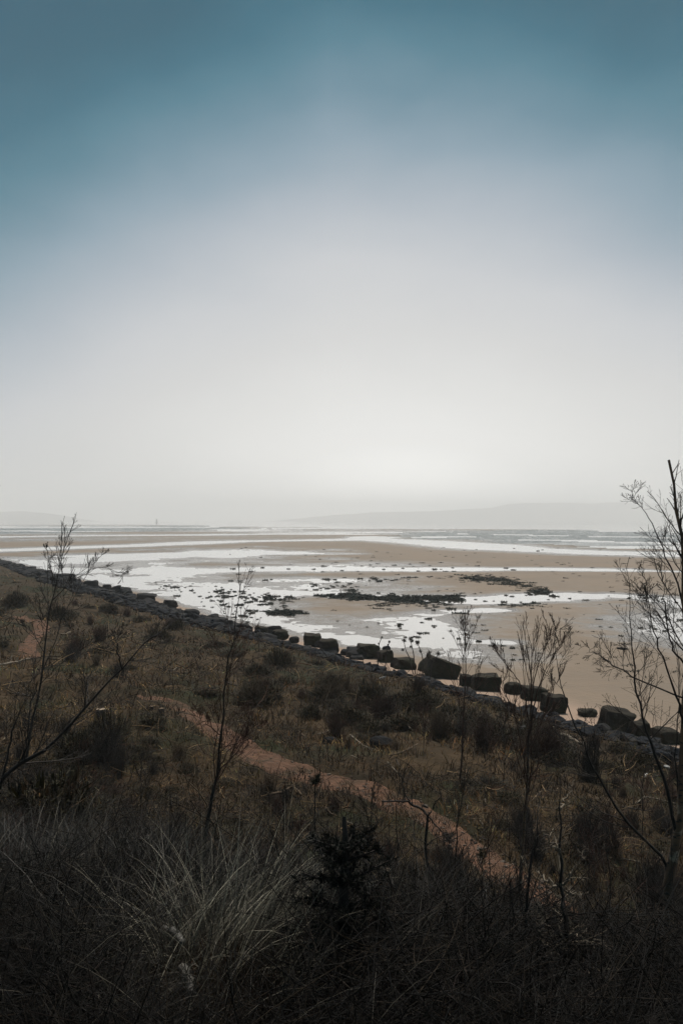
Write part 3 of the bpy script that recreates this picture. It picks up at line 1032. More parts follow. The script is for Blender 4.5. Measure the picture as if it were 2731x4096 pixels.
def tussock(px, py, n, L0, L1, lab, spread=.16, leanaz=None, seed=0, c=((.20, .20, .19), (.12, .12, .115), (.05, .049, .046))):
    rs = np.random.default_rng(700 + seed)
    p = ground_hit(px, py, height)
    root = np.stack([rs.normal(0, spread, n), rs.normal(0, spread, n), np.full(n, -.03)], -1)
    az = np.arctan2(root[:, 1], root[:, 0]) + rs.normal(0, .7, n)
    if leanaz is not None: az = np.where(rs.random(n) < .55, leanaz + rs.normal(0, .7, n), az)
    V, q, C = blades(root, az, rs.uniform(.05, .55, n), rs.uniform(.1, 1.5, n) ** 1.2, rs.uniform(L0, L1, n), rs.uniform(.003, .0052, n), 6, palette(rs, n, c, [1.3, 3, 4]), rs)
    e = tag(empty('grass_tussock', p), lab, 'grass tussock', 'pale tussocks on the near bank')
    o = build('blade_tuft', V, q, M_TALL, e, col=C); o['kind'] = 'stuff'
    return e


tussock(900, 3895, 900, .26, .62, 'large pale tussock with long arching blades at bottom centre left', .17, .3, 1, ((.58, .60, .58), (.33, .34, .33), (.09, .092, .09)))
tussock(205, 3520, 170, .4, .85, 'sparse upright tussock near the left edge above the dark grass', .10, .8, 2)
tussock(540, 3960, 120, .4, .8, 'straggly tussock left of the fallen white branch', .2, .5, 3)
tussock(1050, 4000, 480, .3, .6, 'soft drooping tussock at the bottom right of the large one', .28, .4, 4)
tussock(640, 3650, 260, .25, .6, 'low grey tussock on the crest of the near bank', .22, .6, 5)
tussock(60, 3700, 260, .25, .6, 'low dark tussock at the left edge', .25, 1.2, 6)

# ------------------------------------------------------------------ bushes


def gorse_arrays(seed, flowers):
    rs = np.random.default_rng(seed)
    n = 900
    th = np.arccos(rs.uniform(.05, 1, n)); ph = rs.uniform(0, 6.3, n)
    lump = 1 + .6 * vnoise(ph * 1.1 + seed, th * 2.2, seed)
    rad_ = lump * rs.uniform(.35, 1, n) ** .6 * .8
    root = np.stack([rad_ * np.sin(th) * np.cos(ph), rad_ * np.sin(th) * np.sin(ph), rad_ * np.cos(th) * .8], -1)
    az = ph + rs.normal(0, .8, n)
    colr = palette(rs, n, [(.028, .028, .012), (.055, .050, .020), (.070, .044, .022), (.016, .015, .009)], [4, 2, 2, 3], .3)
    main = blades(root, az, th * .7 + rs.normal(0, .3, n), rs.normal(0, .5, n), rs.uniform(.18, .42, n), rs.uniform(.03, .06, n), 2, colr, rs)
    m = 2200
    k = rs.integers(0, n, m)
    sp = blades(root[k] + rs.normal(0, .09, (m, 3)) + np.array([0, 0, .06]), rs.uniform(0, 6.3, m), rs.uniform(.1, 1.8, m), rs.normal(0, .4, m), rs.uniform(.07, .2, m), rs.uniform(.012, .025, m), 1,
                palette(rs, m, [(.034, .034, .014), (.070, .060, .024), (.09, .055, .026)], [3, 2, 1], .3), rs)
    parts = [main, sp]
    if flowers:
        k = rs.integers(0, n, flowers)
        parts.append(blades(root[k] * 1.12 + np.array([0, 0, .12]), rs.uniform(0, 6.3, flowers), rs.uniform(.2, 1.2, flowers), rs.uniform(0, 1, flowers), rs.uniform(.05, .1, flowers), rs.uniform(.04, .07, flowers), 1,
                            palette(rs, flowers, [(.30, .17, .03), (.18, .10, .03)], [1, 2]), rs))
    return merge(parts)


def bare_arrays(seed, n=130, h=1.0):
    """a bush of bare upright stems"""
    rs = np.random.default_rng(seed)
    a = rs.uniform(0, 6.3, n); tilt = np.abs(rs.normal(0, .38, n))
    L = h * rs.uniform(.45, 1.05, n)
    d = np.stack([np.sin(tilt) * np.cos(a), np.sin(tilt) * np.sin(a), np.cos(tilt)], -1)
    K = 5; tt = np.linspace(0, 1, K)
    root = np.stack([rs.normal(0, .13, n), rs.normal(0, .13, n), np.full(n, -.03)], -1)
    P = root[:, None] + d[:, None] * (tt * 1)[None, :, None] * L[:, None, None] + rs.normal(0, .05, (n, K, 3)) * tt[None, :, None]
    A_ = tubes(P, (.011 * rs.uniform(.6, 1.3, n))[:, None] * np.linspace(1, .35, K)[None], 3)
    m = n * 5
    k = rs.integers(0, n, m); j = rs.integers(1, K, m)
    st = P[k, j]
    dd = norm(d[k] + rs.normal(0, .55, (m, 3)) + np.array([0, 0, .3]))
    l2 = rs.uniform(.1, .34, m) * h
    P2 = st[:, None] + dd[:, None] * (np.linspace(0, 1, 3)[None, :, None] * l2[:, None, None])
    B_ = tubes(P2, np.full((m, 1), .0055) * np.linspace(1, .4, 3)[None], 3)
    return A_, B_


def bush_proto(cls, arr, material, col=None):
    o = build(cls, arr[0], arr[1], material, col=col); me = o.data; bpy.data.objects.remove(o); return me


GORSE = []
for i in range(4):
    V, q, C = gorse_arrays(40 + i, 40 if i % 2 else 14)
    GORSE.append(bush_proto('foliage', (V, q), M_LEAF, C))
st_v, st_q = tubes(np.array([[[0, 0, -.05], [.02, 0, .15], [.1, .05, .4]], [[0, 0, -.05], [-.05, .03, .15], [-.2, .1, .4]], [[0, 0, -.05], [0, -.06, .15], [.05, -.2, .42]]]), np.array([[.05, .04, .025]] * 3), 5)
STEMS = bush_proto('stem', (st_v, st_q), M_BARK)
BARE = []
for i in range(4):
    A_, B_ = bare_arrays(60 + i)
    mt = (M_BARKR, M_BARK, M_BARKT, M_BARKR)[i]
    BARE.append((bush_proto('stem', A_, mt), bush_proto('twigs', B_, mt)))


def gorse(p, sc, sz, lab, var, rz, group='low gorse bushes on the slope'):
    e = tag(empty('gorse_bush', p, rz), lab, 'bush', group)
    e.scale = (sc, sc, sz)
    for nm, me in (('foliage', GORSE[var % 4]), ('stem', STEMS)):
        o = bpy.data.objects.new(nm, me); COL.objects.link(o); o.parent = e
    return e


def bare(p, sc, sz, lab, var, rz, group='leafless bushes on the slope'):
    e = tag(empty('bare_bush', p, rz), lab, 'bush', group)
    e.scale = (sc, sc, sz)
    for nm, me in zip(('stems', 'twigs'), BARE[var % 4]):
        o = bpy.data.objects.new(nm, me); COL.objects.link(o); o.parent = e; o['kind'] = 'stuff'
    return e


gb = np.random.default_rng(31)
# the ones that can be named
for i, (px, py, sc, lab) in enumerate([
    (1650, 2810, 1.0, 'dark gorse bush spreading below the tipped slab'), (1480, 2800, .9, 'broad gorse bush left of the tall gorse stems'), (1800, 2880, 1.0, 'gorse thicket above the loose bleached sticks'),
    (1120, 2660, 1.0, 'olive gorse clump right of the central sapling top'), (1030, 2700, .9, 'gorse bush crossing behind the central sapling'), (640, 2560, 1.1, 'gorse bush beyond the left diagonal branch'),
    (700, 2520, 1.0, 'dark gorse bush on the edge of the left rubble'), (420, 2950, .8, 'very dark bush below the white topped stump'), (320, 3010, .8, 'dark dense bush under the left diagonal branch'),
    (1240, 2870, .6, 'small gorse mound left of the brown bush'), (240, 2480, 1.3, 'dark gorse behind the left birch stem'), (60, 2420, 1.4, 'gorse bush at the left edge above the far path'),
    (1960, 2960, .8, 'gorse bush in front of the pale sand pocket'), (2560, 3060, .7, 'gorse bush behind the big birch at right')]):
    p = ground_hit(px, py, height)
    gorse(p, sc * gb.uniform(.85, 1.1), sc * gb.uniform(.6, .9), lab, i, gb.uniform(0, 6.3))
for i, (px, py, sc, sz, v, lab) in enumerate([
    (1345, 2965, .75, 1.0, 0, 'red brown bush of bare stems in the middle of the slope'), (1930, 3010, .9, 1.1, 0, 'rusty bare bush left of the vase shaped birch'),
    (2200, 3040, .9, 1.2, 3, 'rusty bare thicket under the vase shaped birch'), (430, 3060, .9, 1.0, 1, 'dark bare thicket below the stump'), (1760, 2960, .8, 1.0, 2, 'tan bare bush among bleached sticks'),
    (300, 2620, 1.1, 1.0, 0, 'reddish bare bush right of the left birch'), (2350, 3120, .9, 1.1, 1, 'dark bare bush at the foot of the shingle bank')]):
    p = ground_hit(px, py, height)
    bare(p, sc, sz, lab, v, gb.uniform(0, 6.3))
for i in range(46):                                # the thicket above the stone bank
    px, py = gb.uniform(980, 2250), 0
    py = 2640 + (px - 980) * .19 + gb.uniform(10, 190)
    p = ground_hit(px, py, height)
    if shore(p[0], p[1]) < rub_top(along(p[0], p[1])) - .5 or path_mask(p[0], p[1]) < 2.5: continue
    sc = gb.uniform(.55, 1.0)
    if i % 3: gorse(p, sc, sc * gb.uniform(.4, .75), near_label(('middling' if sc < .75 else 'large') + ' shore gorse bush', p), i, gb.uniform(0, 6.3))
    else: bare(p, sc * .9, sc * gb.uniform(.7, 1.1), near_label(('middling' if sc < .75 else 'large') + ' shore leafless bush', p), i, gb.uniform(0, 6.3))
for i in range(44):                                # dark growth low on both sides of the view
    if i < 18: px, py = gb.uniform(-60, 620), gb.uniform(2900, 3330)
    else: px, py = gb.uniform(1750, 2760), gb.uniform(3300, 3760)
    p = ground_hit(px, py, height)
    if path_mask(p[0], p[1]) < 1.4: continue
    sc = gb.uniform(.35, .6)
    if i % 2 and i < 18: gorse(p, sc, sc * gb.uniform(.5, .85), near_label(('modest' if sc < .47 else 'bulky') + ' blackish gorse bush', p), i, gb.uniform(0, 6.3))
    else: bare(p, sc * 1.1, sc * gb.uniform(.8, 1.3), near_label(('modest' if sc < .47 else 'bulky') + ' blackish bare bush', p), 1, gb.uniform(0, 6.3))
placed = 0
for i in range(1100):
    if placed >= 210: break
    px, py = gb.uniform(-150, 2880), 2290 + 1300 * gb.random() ** 1.1
    p = ground_hit(px, py, height)
    s_ = shore(p[0], p[1])
    if s_ < rub_top(along(p[0], p[1])) - .3 or p[1] > 170 or path_mask(p[0], p[1]) < 2.2: continue
    if fbm(p[0] / 5, p[1] / 5, 44, 2) < -.15: continue
    side = 'between path and shore' if s_ < 17.5 else 'on the near side of the path'
    half = 'left' if px < 900 else ('middle' if px < 1800 else 'right')
    sc = gb.uniform(.3, .75) * np.clip(p[1] / 30, .55, 1.5)
    if gb.random() < .58:
        gorse(p, sc, sc * gb.uniform(.3, .6), near_label(('little' if sc < .4 else 'small' if sc < .6 else 'broad') + ' dark gorse bush growing', p), placed, gb.uniform(0, 6.3))
    else:
        bare(p, sc, sc * gb.uniform(.6, 1.1), near_label(('little' if sc < .4 else 'small' if sc < .6 else 'tall') + ' bare twiggy bush growing', p), placed, gb.uniform(0, 6.3))
    placed += 1

# tall gorse stems with clustered heads against the pale sand
TG = [((1655, 2680), [(1640, 2640), (1622, 2600), (1615, 2562)]), ((1660, 2680), [(1655, 2630), (1648, 2590), (1640, 2558)]), ((1690, 2690), [(1690, 2640), (1680, 2600), (1668, 2572)]),
      ((1700, 2690), [(1712, 2650), (1722, 2625), (1716, 2612)]), ((1720, 2700), [(1725, 2670), (1735, 2640), (1752, 2618)]), ((1510, 2650), [(1512, 2610), (1516, 2575), (1527, 2550)]),
      ((1540, 2650), [(1545, 2610), (1552, 2585), (1556, 2568)])]
TGL = ['tall gorse stem with knobby heads farthest left of its cluster', 'tall gorse stem in the middle of the cluster with a crowned head', 'tall gorse stem leaning left at the cluster right side',
       'short gorse stem with one round head beside the tipped slab', 'gorse stem leaning right over the tipped slab', 'thin wispy gorse stem rising behind the small leaning block', 'wispy short gorse stem next to the thin one']
base_p = None
for i, (b, line) in enumerate(TG):
    p = ground_hit(b[0], b[1] + 30, height)
    Y = p[1]
    pts = np.array([p - np.array([0, 0, .1])] + [at(a_, c_, Y) for a_, c_ in line]) - p
    pts = smooth_line(pts, 9)
    rs = np.random.default_rng(800 + i)
    e = tag(empty('gorse_shrub', p), TGL[i], 'bush', 'tall gorse stems by the shore')
    V, q = tubes(pts[None], np.linspace(.035, .018, 9)[None], 5)
    build('stem', V, q, M_BARK, e)
    wisp = i >= 5
    heads = [(8, 1.0), (6, .6)] if not wisp else [(8, .5), (6, .35)]
    if i in (1, 2): heads += [(7, .8)]
    ps = []
    for j, k in heads:
        m = 160
        c0 = pts[j] + rs.normal(0, .10, 3) * (j < 8)
        dirs = norm(rs.normal(0, 1, (m, 3)))
        root = c0 + dirs * rs.uniform(0, .16, (m, 1)) * k
        ps.append(blades(root, rs.uniform(0, 6.3, m), rs.uniform(0, 1.6, m), rs.normal(0, .4, m), rs.uniform(.06, .14, m) * k, rs.uniform(.02, .04, m), 1,
                         palette(rs, m, [(.020, .022, .010), (.03, .028, .014), (.06, .045, .018)], [4, 3, 1]), rs))
    V, q, C = merge(ps)
    build('foliage', V, q, M_LEAF, e, col=C)

# ------------------------------------------------------------------ trees


def grow(start, d, L, K, up, jit, rs):
    N = len(start)
    P = np.zeros((N, K, 3)); P[:, 0] = start
    d = norm(d)
    for k in range(1, K):
        d = norm(d + np.array([0, 0, up]) + rs.normal(0, jit, (N, 3)))
        P[:, k] = P[:, k - 1] + d * (L / (K - 1))[:, None]
    return P


def shoots(P, R, per, t0, t1, angle, ratio, rs, plen=None, up=.06, jit=.1, K=6, rr0=.55):
    """side shoots of the polylines P"""
    N, Kp = P.shape[:2]
    if plen is None: plen = np.linalg.norm(np.diff(P, axis=1), axis=2).sum(1)
    k = np.repeat(np.arange(N), per)
    M = len(k)
    t = rs.uniform(t0, t1, M) * (Kp - 1)
    i = np.minimum(t.astype(int), Kp - 2); f = (t - i)[:, None]
    st = P[k, i] * (1 - f) + P[k, i + 1] * f
    tg = norm(P[k, i + 1] - P[k, i])
    pr = norm(np.cross(tg, norm(rs.normal(0, 1, (M, 3)))))
    a = np.radians(rs.normal(angle, 9, M))[:, None]
    d = tg * np.cos(a) + pr * np.sin(a)
    L = plen[k] * ratio * rs.uniform(.5, 1.15, M) * (1.2 - .92 * t / (Kp - 1))
    Pn = grow(st, d, L, K, up, jit, rs)
    r0 = (R[k, i] * (1 - f[:, 0]) + R[k, i + 1] * f[:, 0]) * rr0
    Rn = r0[:, None] * np.linspace(1, .45, K)[None]
    return Pn, Rn


def tree(name, label, cat, trunk, r0, m_trunk, m_twig, extra=(), nb=12, b_ratio=.42, b_angle=42, n2=6, n3=4, seed=0, t0=.3, Y=None, r1=None, up=.09, minr=.0016, jit=.10, parts='branch', group=None, bark_rough=0.0, r_twig=1.0):
    rs = np.random.default_rng(900 + seed)
    base = ground_hit(trunk[0][0], trunk[0][1], height)
    if Y is not None:
        x_ = (trunk[0][0] - 1365.5) / F * Y
        base = np.array([x_, Y, float(height(x_, Y))])
    Yb = base[1]
    pts = [base - np.array([0, 0, .12])] + [at(a_, b_, Yb) + np.array([0, rs.normal(0, .03), 0]) for a_, b_ in trunk[1:]]
    K0 = 22
    T = smooth_line(np.array(pts), K0) - base
    T[1:-1] += rs.normal(0, .006, (K0 - 2, 3))
    minr = Yb * .00021
    r0 *= .8
    RT = np.linspace(1, 0, K0) ** 1.25 * (r0 - (r1 or minr * 1.6)) + (r1 or minr * 1.6)
    if bark_rough: RT = RT * (1 + bark_rough * rs.normal(0, 1, K0))
    e = tag(empty(name, base), label, cat, group)
    V, q = tubes(T[None], RT[None], 9)
    build('trunk', V, q, m_trunk, e)
    mains = [(T, RT)]
    for ex in extra:
        dy = ex[0]; rad0 = ex[1]
        p2 = []
        for j, (a_, b_) in enumerate(ex[2]):
            p2.append(at(a_, b_, Yb + dy * j / max(1, len(ex[2]) - 1)) - base)
        # begin on the nearest point of the trunk
        k = np.argmin(np.linalg.norm(T - p2[0], axis=1)); p2[0] = T[k]
        E = smooth_line(np.array(p2), K0); E[1:] += rs.normal(0, .006, (K0 - 1, 3))
        RE = np.maximum(np.linspace(1, 0, K0) ** 1.1 * rad0 * .68, minr * 1.5)
        V, q = tubes(E[None], RE[None], 6)
        build('branch', V, q, m_trunk if rad0 > .02 else m_twig, e)
        mains.append((E, RE))
    tw = []
    for j, (E, RE) in enumerate(mains):
        share = nb + 2 if j == 0 else max(5, int(nb * .75))
        P1, R1 = shoots(E[None], RE[None], share, t0 if j == 0 else .2, .97, b_angle, b_ratio * 1.3, rs, up=up, jit=jit * .7, K=8, rr0=.4)
        R1 = np.maximum(R1, minr * 1.3)
        if parts == 'branch':
            for i in range(len(P1)):
                V, q = tubes(P1[i:i + 1], R1[i:i + 1], 4)
                build('branch', V, q, m_twig, e)
        else:
            tw.append(tubes(P1, R1, 3))
        src = [(P1, R1)]
        # short shoots straight off the stem tip
        P1b, R1b = shoots(E[None], RE[None], max(3, share // 3), .7, 1, b_angle * .8, .12, rs, up=up, jit=jit, K=6)
        src.append((P1b, np.maximum(R1b, minr)))
        tw.append(tubes(P1b, np.maximum(R1b, minr), 3))
        P2, R2 = shoots(P1, R1, n2 + 2, .15, .98, b_angle * .85, .62, rs, up=up * .7, jit=jit * .7, K=6, rr0=.5)
        R2 = np.maximum(R2, minr); tw.append(tubes(P2, R2 * r_twig, 3))
        if n3:
            P3, R3 = shoots(P2, R2, n3, .2, .98, b_angle * .9, .5, rs, up=up * .5, jit=jit * .8, K=4)
            tw.append(tubes(P3, np.maximum(R3, minr * .8) * r_twig, 3))
            P3, R3 = shoots(P1b, R1b, max(1, n3 - 2), .2, .98, b_angle * .9, .6, rs, up=up * .5, jit=jit * .8, K=4)
            tw.append(tubes(P3, np.maximum(R3, minr * .8) * r_twig, 3))
    V, q, _ = merge(tw)
    o = build('crown', V, q, m_twig, e)
    return e


# big birch leaning up the right edge
tree('birch_tree', 'large leaning birch with peeling orange bark at the right edge', 'tree',
     [(2585, 4230), (2615, 4020), (2645, 3830), (2668, 3660), (2690, 3500), (2712, 3340), (2728, 3180), (2734, 3000), (2738, 2800), (2742, 2600), (2728, 2380), (2726, 2180), (2705, 2000), (2672, 1840)],
     .062, M_BIRCH, M_BARK,
     extra=[(.3, .020, [(2680, 3560), (2655, 3440), (2500, 3285), (2394, 3110), (2340, 2995), (2273, 2834), (2235, 2706), (2222, 2591), (2212, 2483)]),
            (-.2, .020, [(2712, 3330), (2650, 3110), (2585, 2923), (2541, 2744), (2522, 2578), (2514, 2400), (2512, 2230)]),
            (-.4, .014, [(2735, 2950), (2700, 2780), (2640, 2620), (2600, 2460), (2580, 2330), (2560, 2240)]),
            (.2, .011, [(2738, 2500), (2700, 2330), (2640, 2180), (2590, 2060), (2545, 2010), (2516, 1960)]),
            (-.2, .012, [(2738, 2700), (2690, 2600), (2660, 2450), (2650, 2350), (2640, 2250)]),
            (.2, .010, [(2541, 2744), (2480, 2680), (2430, 2640), (2370, 2610), (2320, 2580)]),
            (.1, .012, [(2690, 3480), (2720, 3300), (2700, 3000), (2715, 2720), (2690, 2500), (2700, 2350)])],
     nb=19, b_ratio=.22, b_angle=40, n2=7, n3=3, seed=1, t0=.45, r1=.008, Y=5.6, minr=.0019, bark_rough=.06, up=.05, jit=.16)

tree('birch_tree', 'vase shaped red twigged birch with flecked trunk right of centre', 'tree',
     [(2070, 3790), (2074, 3640), (2082, 3480), (2094, 3330), (2108, 3170), (2114, 2974), (2117, 2846), (2123, 2744), (2101, 2610), (2088, 2483)], .036, M_BIRCH, M_BARKR,
     extra=[(.3, .014, [(2115, 2900), (2090, 2760), (2031, 2668), (1995, 2620), (1967, 2585)]), (-.3, .014, [(2114, 2974), (2150, 2760), (2203, 2636), (2235, 2580), (2262, 2540)]),
            (.2, .013, [(2117, 2846), (2139, 2706), (2177, 2591), (2205, 2520), (2216, 2483)]), (-.2, .012, [(2108, 3100), (2060, 2880), (2020, 2760), (2010, 2690)]),
            (.3, .012, [(2112, 3050), (2180, 2850), (2230, 2720), (2260, 2650)])],
     nb=15, b_ratio=.30, b_angle=25, n2=4, n3=3, seed=2, t0=.35, minr=.0026, up=.12)

tree('birch_sapling', 'thin red birch sapling in front of the upright block', 'tree',
     [(1835, 3130), (1846, 3030), (1852, 2890), (1856, 2795), (1862, 2655), (1858, 2560), (1856, 2462)], .035, M_BARKR, M_BARKR, nb=22, b_ratio=.3, b_angle=34, n2=4, n3=2, seed=3, t0=.28, minr=.0045, up=.12)

tree('birch_sapling', 'slender dark sapling rising left of centre with widely spaced branches', 'tree',
     [(795, 3610), (812, 3450), (830, 3300), (850, 3180), (866, 3090), (880, 2950), (900, 2780), (928, 2600), (950, 2450), (962, 2320)], .020, M_BARK, M_BARKR,
     extra=[(.3, .007, [(866, 3080), (920, 3000), (960, 2960), (985, 2925), (1010, 2860)]), (-.2, .006, [(868, 2960), (830, 2900), (790, 2850), (765, 2800)]), (.2, .006, [(880, 2940), (905, 2900), (960, 2850), (1000, 2800)]),
            (-.2, .006, [(858, 3120), (940, 3010), (1000, 2930), (1060, 2880)])],
     nb=21, b_ratio=.23, b_angle=42, n2=6, n3=3, seed=4, t0=.35, minr=.0024, up=.1)

tree('birch_sapling', 'dark birch sapling standing out against the flats at the left', 'tree',
     [(100, 3060), (130, 2900), (150, 2800), (170, 2695), (190, 2500), (210, 2400), (228, 2320), (262, 2190), (297, 2082)], .042, M_BARK, M_BARK,
     extra=[(.3, .018, [(172, 2670), (225, 2560), (250, 2450), (255, 2330), (245, 2240), (240, 2140)]), (-.3, .014, [(180, 2600), (130, 2530), (90, 2500), (30, 2490)]), (.3, .014, [(190, 2500), (270, 2430), (330, 2330), (380, 2250), (430, 2200)]),
            (.2, .012, [(210, 2400), (300, 2320), (390, 2270), (480, 2290), (500, 2300)]), (-.2, .012, [(225, 2330), (200, 2260), (190, 2200), (175, 2180)]), (.1, .012, [(160, 2740), (260, 2640), (360, 2580), (440, 2540)])],
     nb=14, b_ratio=.24, b_angle=36, n2=4, n3=2, seed=5, t0=.4, minr=.0028, up=.1)

tree('birch_tree', 'dark tree at the left edge with one long diagonal branch rising right', 'tree',
     [(-60, 3330), (-30, 3210), (0, 3144), (70, 3061), (210, 2978), (357, 2812), (478, 2685), (574, 2576), (625, 2535)], .034, M_BARK, M_BARK,
     extra=[(.2, .014, [(60, 3070), (110, 2960), (130, 2800), (180, 2700), (230, 2640)]), (-.3, .012, [(478, 2685), (475, 2620), (470, 2560), (480, 2500)]), (.3, .012, [(357, 2812), (350, 2740), (330, 2690)]),
            (.3, .012, [(574, 2576), (640, 2530), (680, 2500), (720, 2470)]), (.2, .014, [(-10, 3160), (60, 2900), (110, 2780), (140, 2640)])],
     nb=14, b_ratio=.22, b_angle=46, n2=5, n3=3, seed=6, t0=.35, minr=.0022, up=.06)

tree('dead_tree', 'gnarled dark dead tree with a bent arm reaching left over the path', 'tree',
     [(1752, 3760), (1748, 3650), (1746, 3550), (1700, 3420), (1708, 3266), (1652, 3221), (1590, 3208), (1525, 3196)], .030, M_BARK, M_BARK,
     extra=[(.2, .014, [(1655, 3222), (1622, 3180), (1630, 3120), (1650, 3080)]), (-.2, .014, [(1708, 3266), (1740, 3210), (1760, 3180), (1690, 3120), (1640, 3090)]), (.2, .013, [(1710, 3270), (1760, 3320), (1800, 3360), (1880, 3320)])],
     nb=8, b_ratio=.16, b_angle=50, n2=3, n3=2, seed=7, t0=.45, r1=.008, minr=.0018, up=.03, jit=.2)

tree('birch_sapling', 'thin straight dark stem just left of the bent dead tree', 'tree',
     [(1580, 3720), (1579, 3660), (1576, 3508), (1589, 3387), (1585, 3260), (1596, 3110), (1600, 3040)], .012, M_BARK, M_BARK, nb=12, b_ratio=.22, b_angle=40, n2=4, n3=2, seed=8, t0=.2, minr=.0016)
tree('birch_sapling', 'dark straight sapling with side branches right of the bent dead tree', 'tree',
     [(1815, 3740), (1818, 3600), (1822, 3460), (1830, 3290), (1850, 3170), (1862, 3060)], .018, M_BARK, M_BARK,
     extra=[(.1, .009, [(1822, 3460), (1880, 3380), (1930, 3330), (1970, 3290)]), (-.1, .008, [(1818, 3580), (1780, 3540), (1750, 3530), (1720, 3480)])], nb=14, b_ratio=.22, b_angle=42, n2=4, n3=3, seed=9, t0=.2, minr=.0017)
tree('dead_sapling', 'dead grey sapling with pale bare branches spreading in whorls at lower right', 'tree',
     [(2262, 4000), (2256, 3850), (2248, 3700), (2240, 3560), (2238, 3400), (2240, 3240), (2244, 3110)], .020, M_BARK, M_BARKP,
     extra=[(.1, .009, [(2236, 3568), (2185, 3520), (2140, 3485), (2070, 3425)]), (-.1, .009, [(2240, 3555), (2275, 3500), (2310, 3450), (2345, 3395)]), (.1, .008, [(2236, 3570), (2280, 3572), (2320, 3575), (2350, 3568)]),
            (-.1, .008, [(2236, 3420), (2210, 3385), (2190, 3350), (2172, 3318)]), (.1, .009, [(2244, 3240), (2255, 3215), (2275, 3170), (2294, 3125)]), (-.3, .010, [(2240, 3700), (2180, 3830), (2100, 3880), (2020, 3930)]),
            (-.3, .011, [(2262, 3860), (2330, 3885), (2400, 3880), (2480, 3865)]), (-.2, .009, [(2252, 3720), (2300, 3740), (2340, 3760)]), (-.3, .010, [(2185, 3840), (2160, 3760), (2150, 3690), (2170, 3600)])],
     nb=8, b_ratio=.16, b_angle=58, n2=3, n3=2, seed=10, t0=.2, minr=.0017, up=.01, jit=.12)
tree('willow_shrub', 'tan many stemmed shrub fanning left beside the slender dark sapling', 'bush',
     [(912, 3620), (906, 3519), (886, 3423), (829, 3327), (770, 3270), (720, 3238)], .022, M_BARKT, M_BARKT,
     extra=[(.2, .014, [(900, 3500), (870, 3340), (830, 3230), (760, 3130), (690, 3060), (640, 3000)]), (-.1, .013, [(890, 3440), (820, 3400), (770, 3370), (720, 3350)]), (.2, .012, [(905, 3515), (915, 3400), (890, 3330), (880, 3200)]), (-.2, .010, [(829, 3327), (780, 3220), (740, 3160), (720, 3090)])],
     nb=9, b_ratio=.2, b_angle=38, n2=4, n3=2, seed=11, t0=.3, minr=.002)
tree('dead_sapling', 'bleached dead stems sticking up in a fan from the brash at centre right', 'tree',
     [(1880, 2945), (1862, 2900), (1845, 2870), (1832, 2840)], .026, M_BARKP, M_BARKP, extra=[(.2, .02, [(1880, 2940), (1876, 2890), (1868, 2850), (1864, 2842)]), (-.2, .018, [(1884, 2940), (1900, 2880), (1915, 2840)]), (.1, .014, [(1880, 2940), (1820, 2880), (1790, 2860)])],
     nb=4, b_ratio=.3, b_angle=30, n2=2, n3=0, seed=12, minr=.005)
tree('birch_sapling', 'wispy dark sapling filling the dark scrub at lower right', 'tree',
     [(2075, 3990), (2080, 3800), (2100, 3640), (2110, 3480), (2130, 3330), (2150, 3180)], .013, M_BARK, M_BARK, nb=16, b_ratio=.25, b_angle=40, n2=5, n3=3, seed=13, t0=.1, minr=.0016)
tree('birch_sapling', 'wispy sapling with crossing twigs just left of the big birch', 'tree',
     [(2430, 3700), (2440, 3540), (2420, 3380), (2440, 3240), (2460, 3100)], .014, M_BARK, M_BARKR, nb=18, b_ratio=.3, b_angle=44, n2=5, n3=3, seed=14, t0=.1, minr=.0018)
tree('birch_sapling', 'bare sapling partly cut off at the left edge against the sky', 'tree',
     [(-180, 3300), (-170, 2900), (-150, 2500), (-130, 2260), (-110, 2120), (-70, 1990), (-22, 1915)], .03, M_BARK, M_BARK, nb=7, b_ratio=.07, b_angle=36, n2=4, n3=2, seed=15, t0=.4, minr=.0022,
     extra=[(.1, .006, [(-80, 2010), (-50, 1975), (-20, 1955), (2, 1945)])])
for i, (px, py, top, lab) in enumerate([(1130, 3560, 3180, 'low brushy sapling between the tan shrub and the spruce'), (1190, 3500, 3250, 'thin leafless shoot left of the tufted pine'), (1480, 3540, 3130, 'thin leafless shoot right of the spruce top'),
                                        (1950, 3660, 3260, 'spindly shoot left of the flecked birch trunk'), (560, 3280, 3010, 'spindly dark shoot in the dark scrub left of the tan shrub'), (330, 3330, 2980, 'spindly shoot under the left diagonal branch'),
                                        (2350, 3560, 3230, 'spindly shoot right of the dead grey sapling'), (1690, 3010, 2800, 'brown shoot by the black boulder'), (2010, 3150, 2820, 'brown brushy shoot left of the birch with red twigs'), (2560, 3420, 3050, 'dark brushy shoot against the big birch')]):
    tree('birch_sapling', lab, 'tree', [(px, py), (px + 8, py * .6 + top * .4), (px + 4, py * .3 + top * .7), (px + 18, top)], .011, M_BARK, (M_BARK, M_BARKR)[i % 2], nb=11, b_ratio=.32, b_angle=40, n2=5, n3=3, seed=30 + i, t0=.1, minr=.0018, parts='joined')


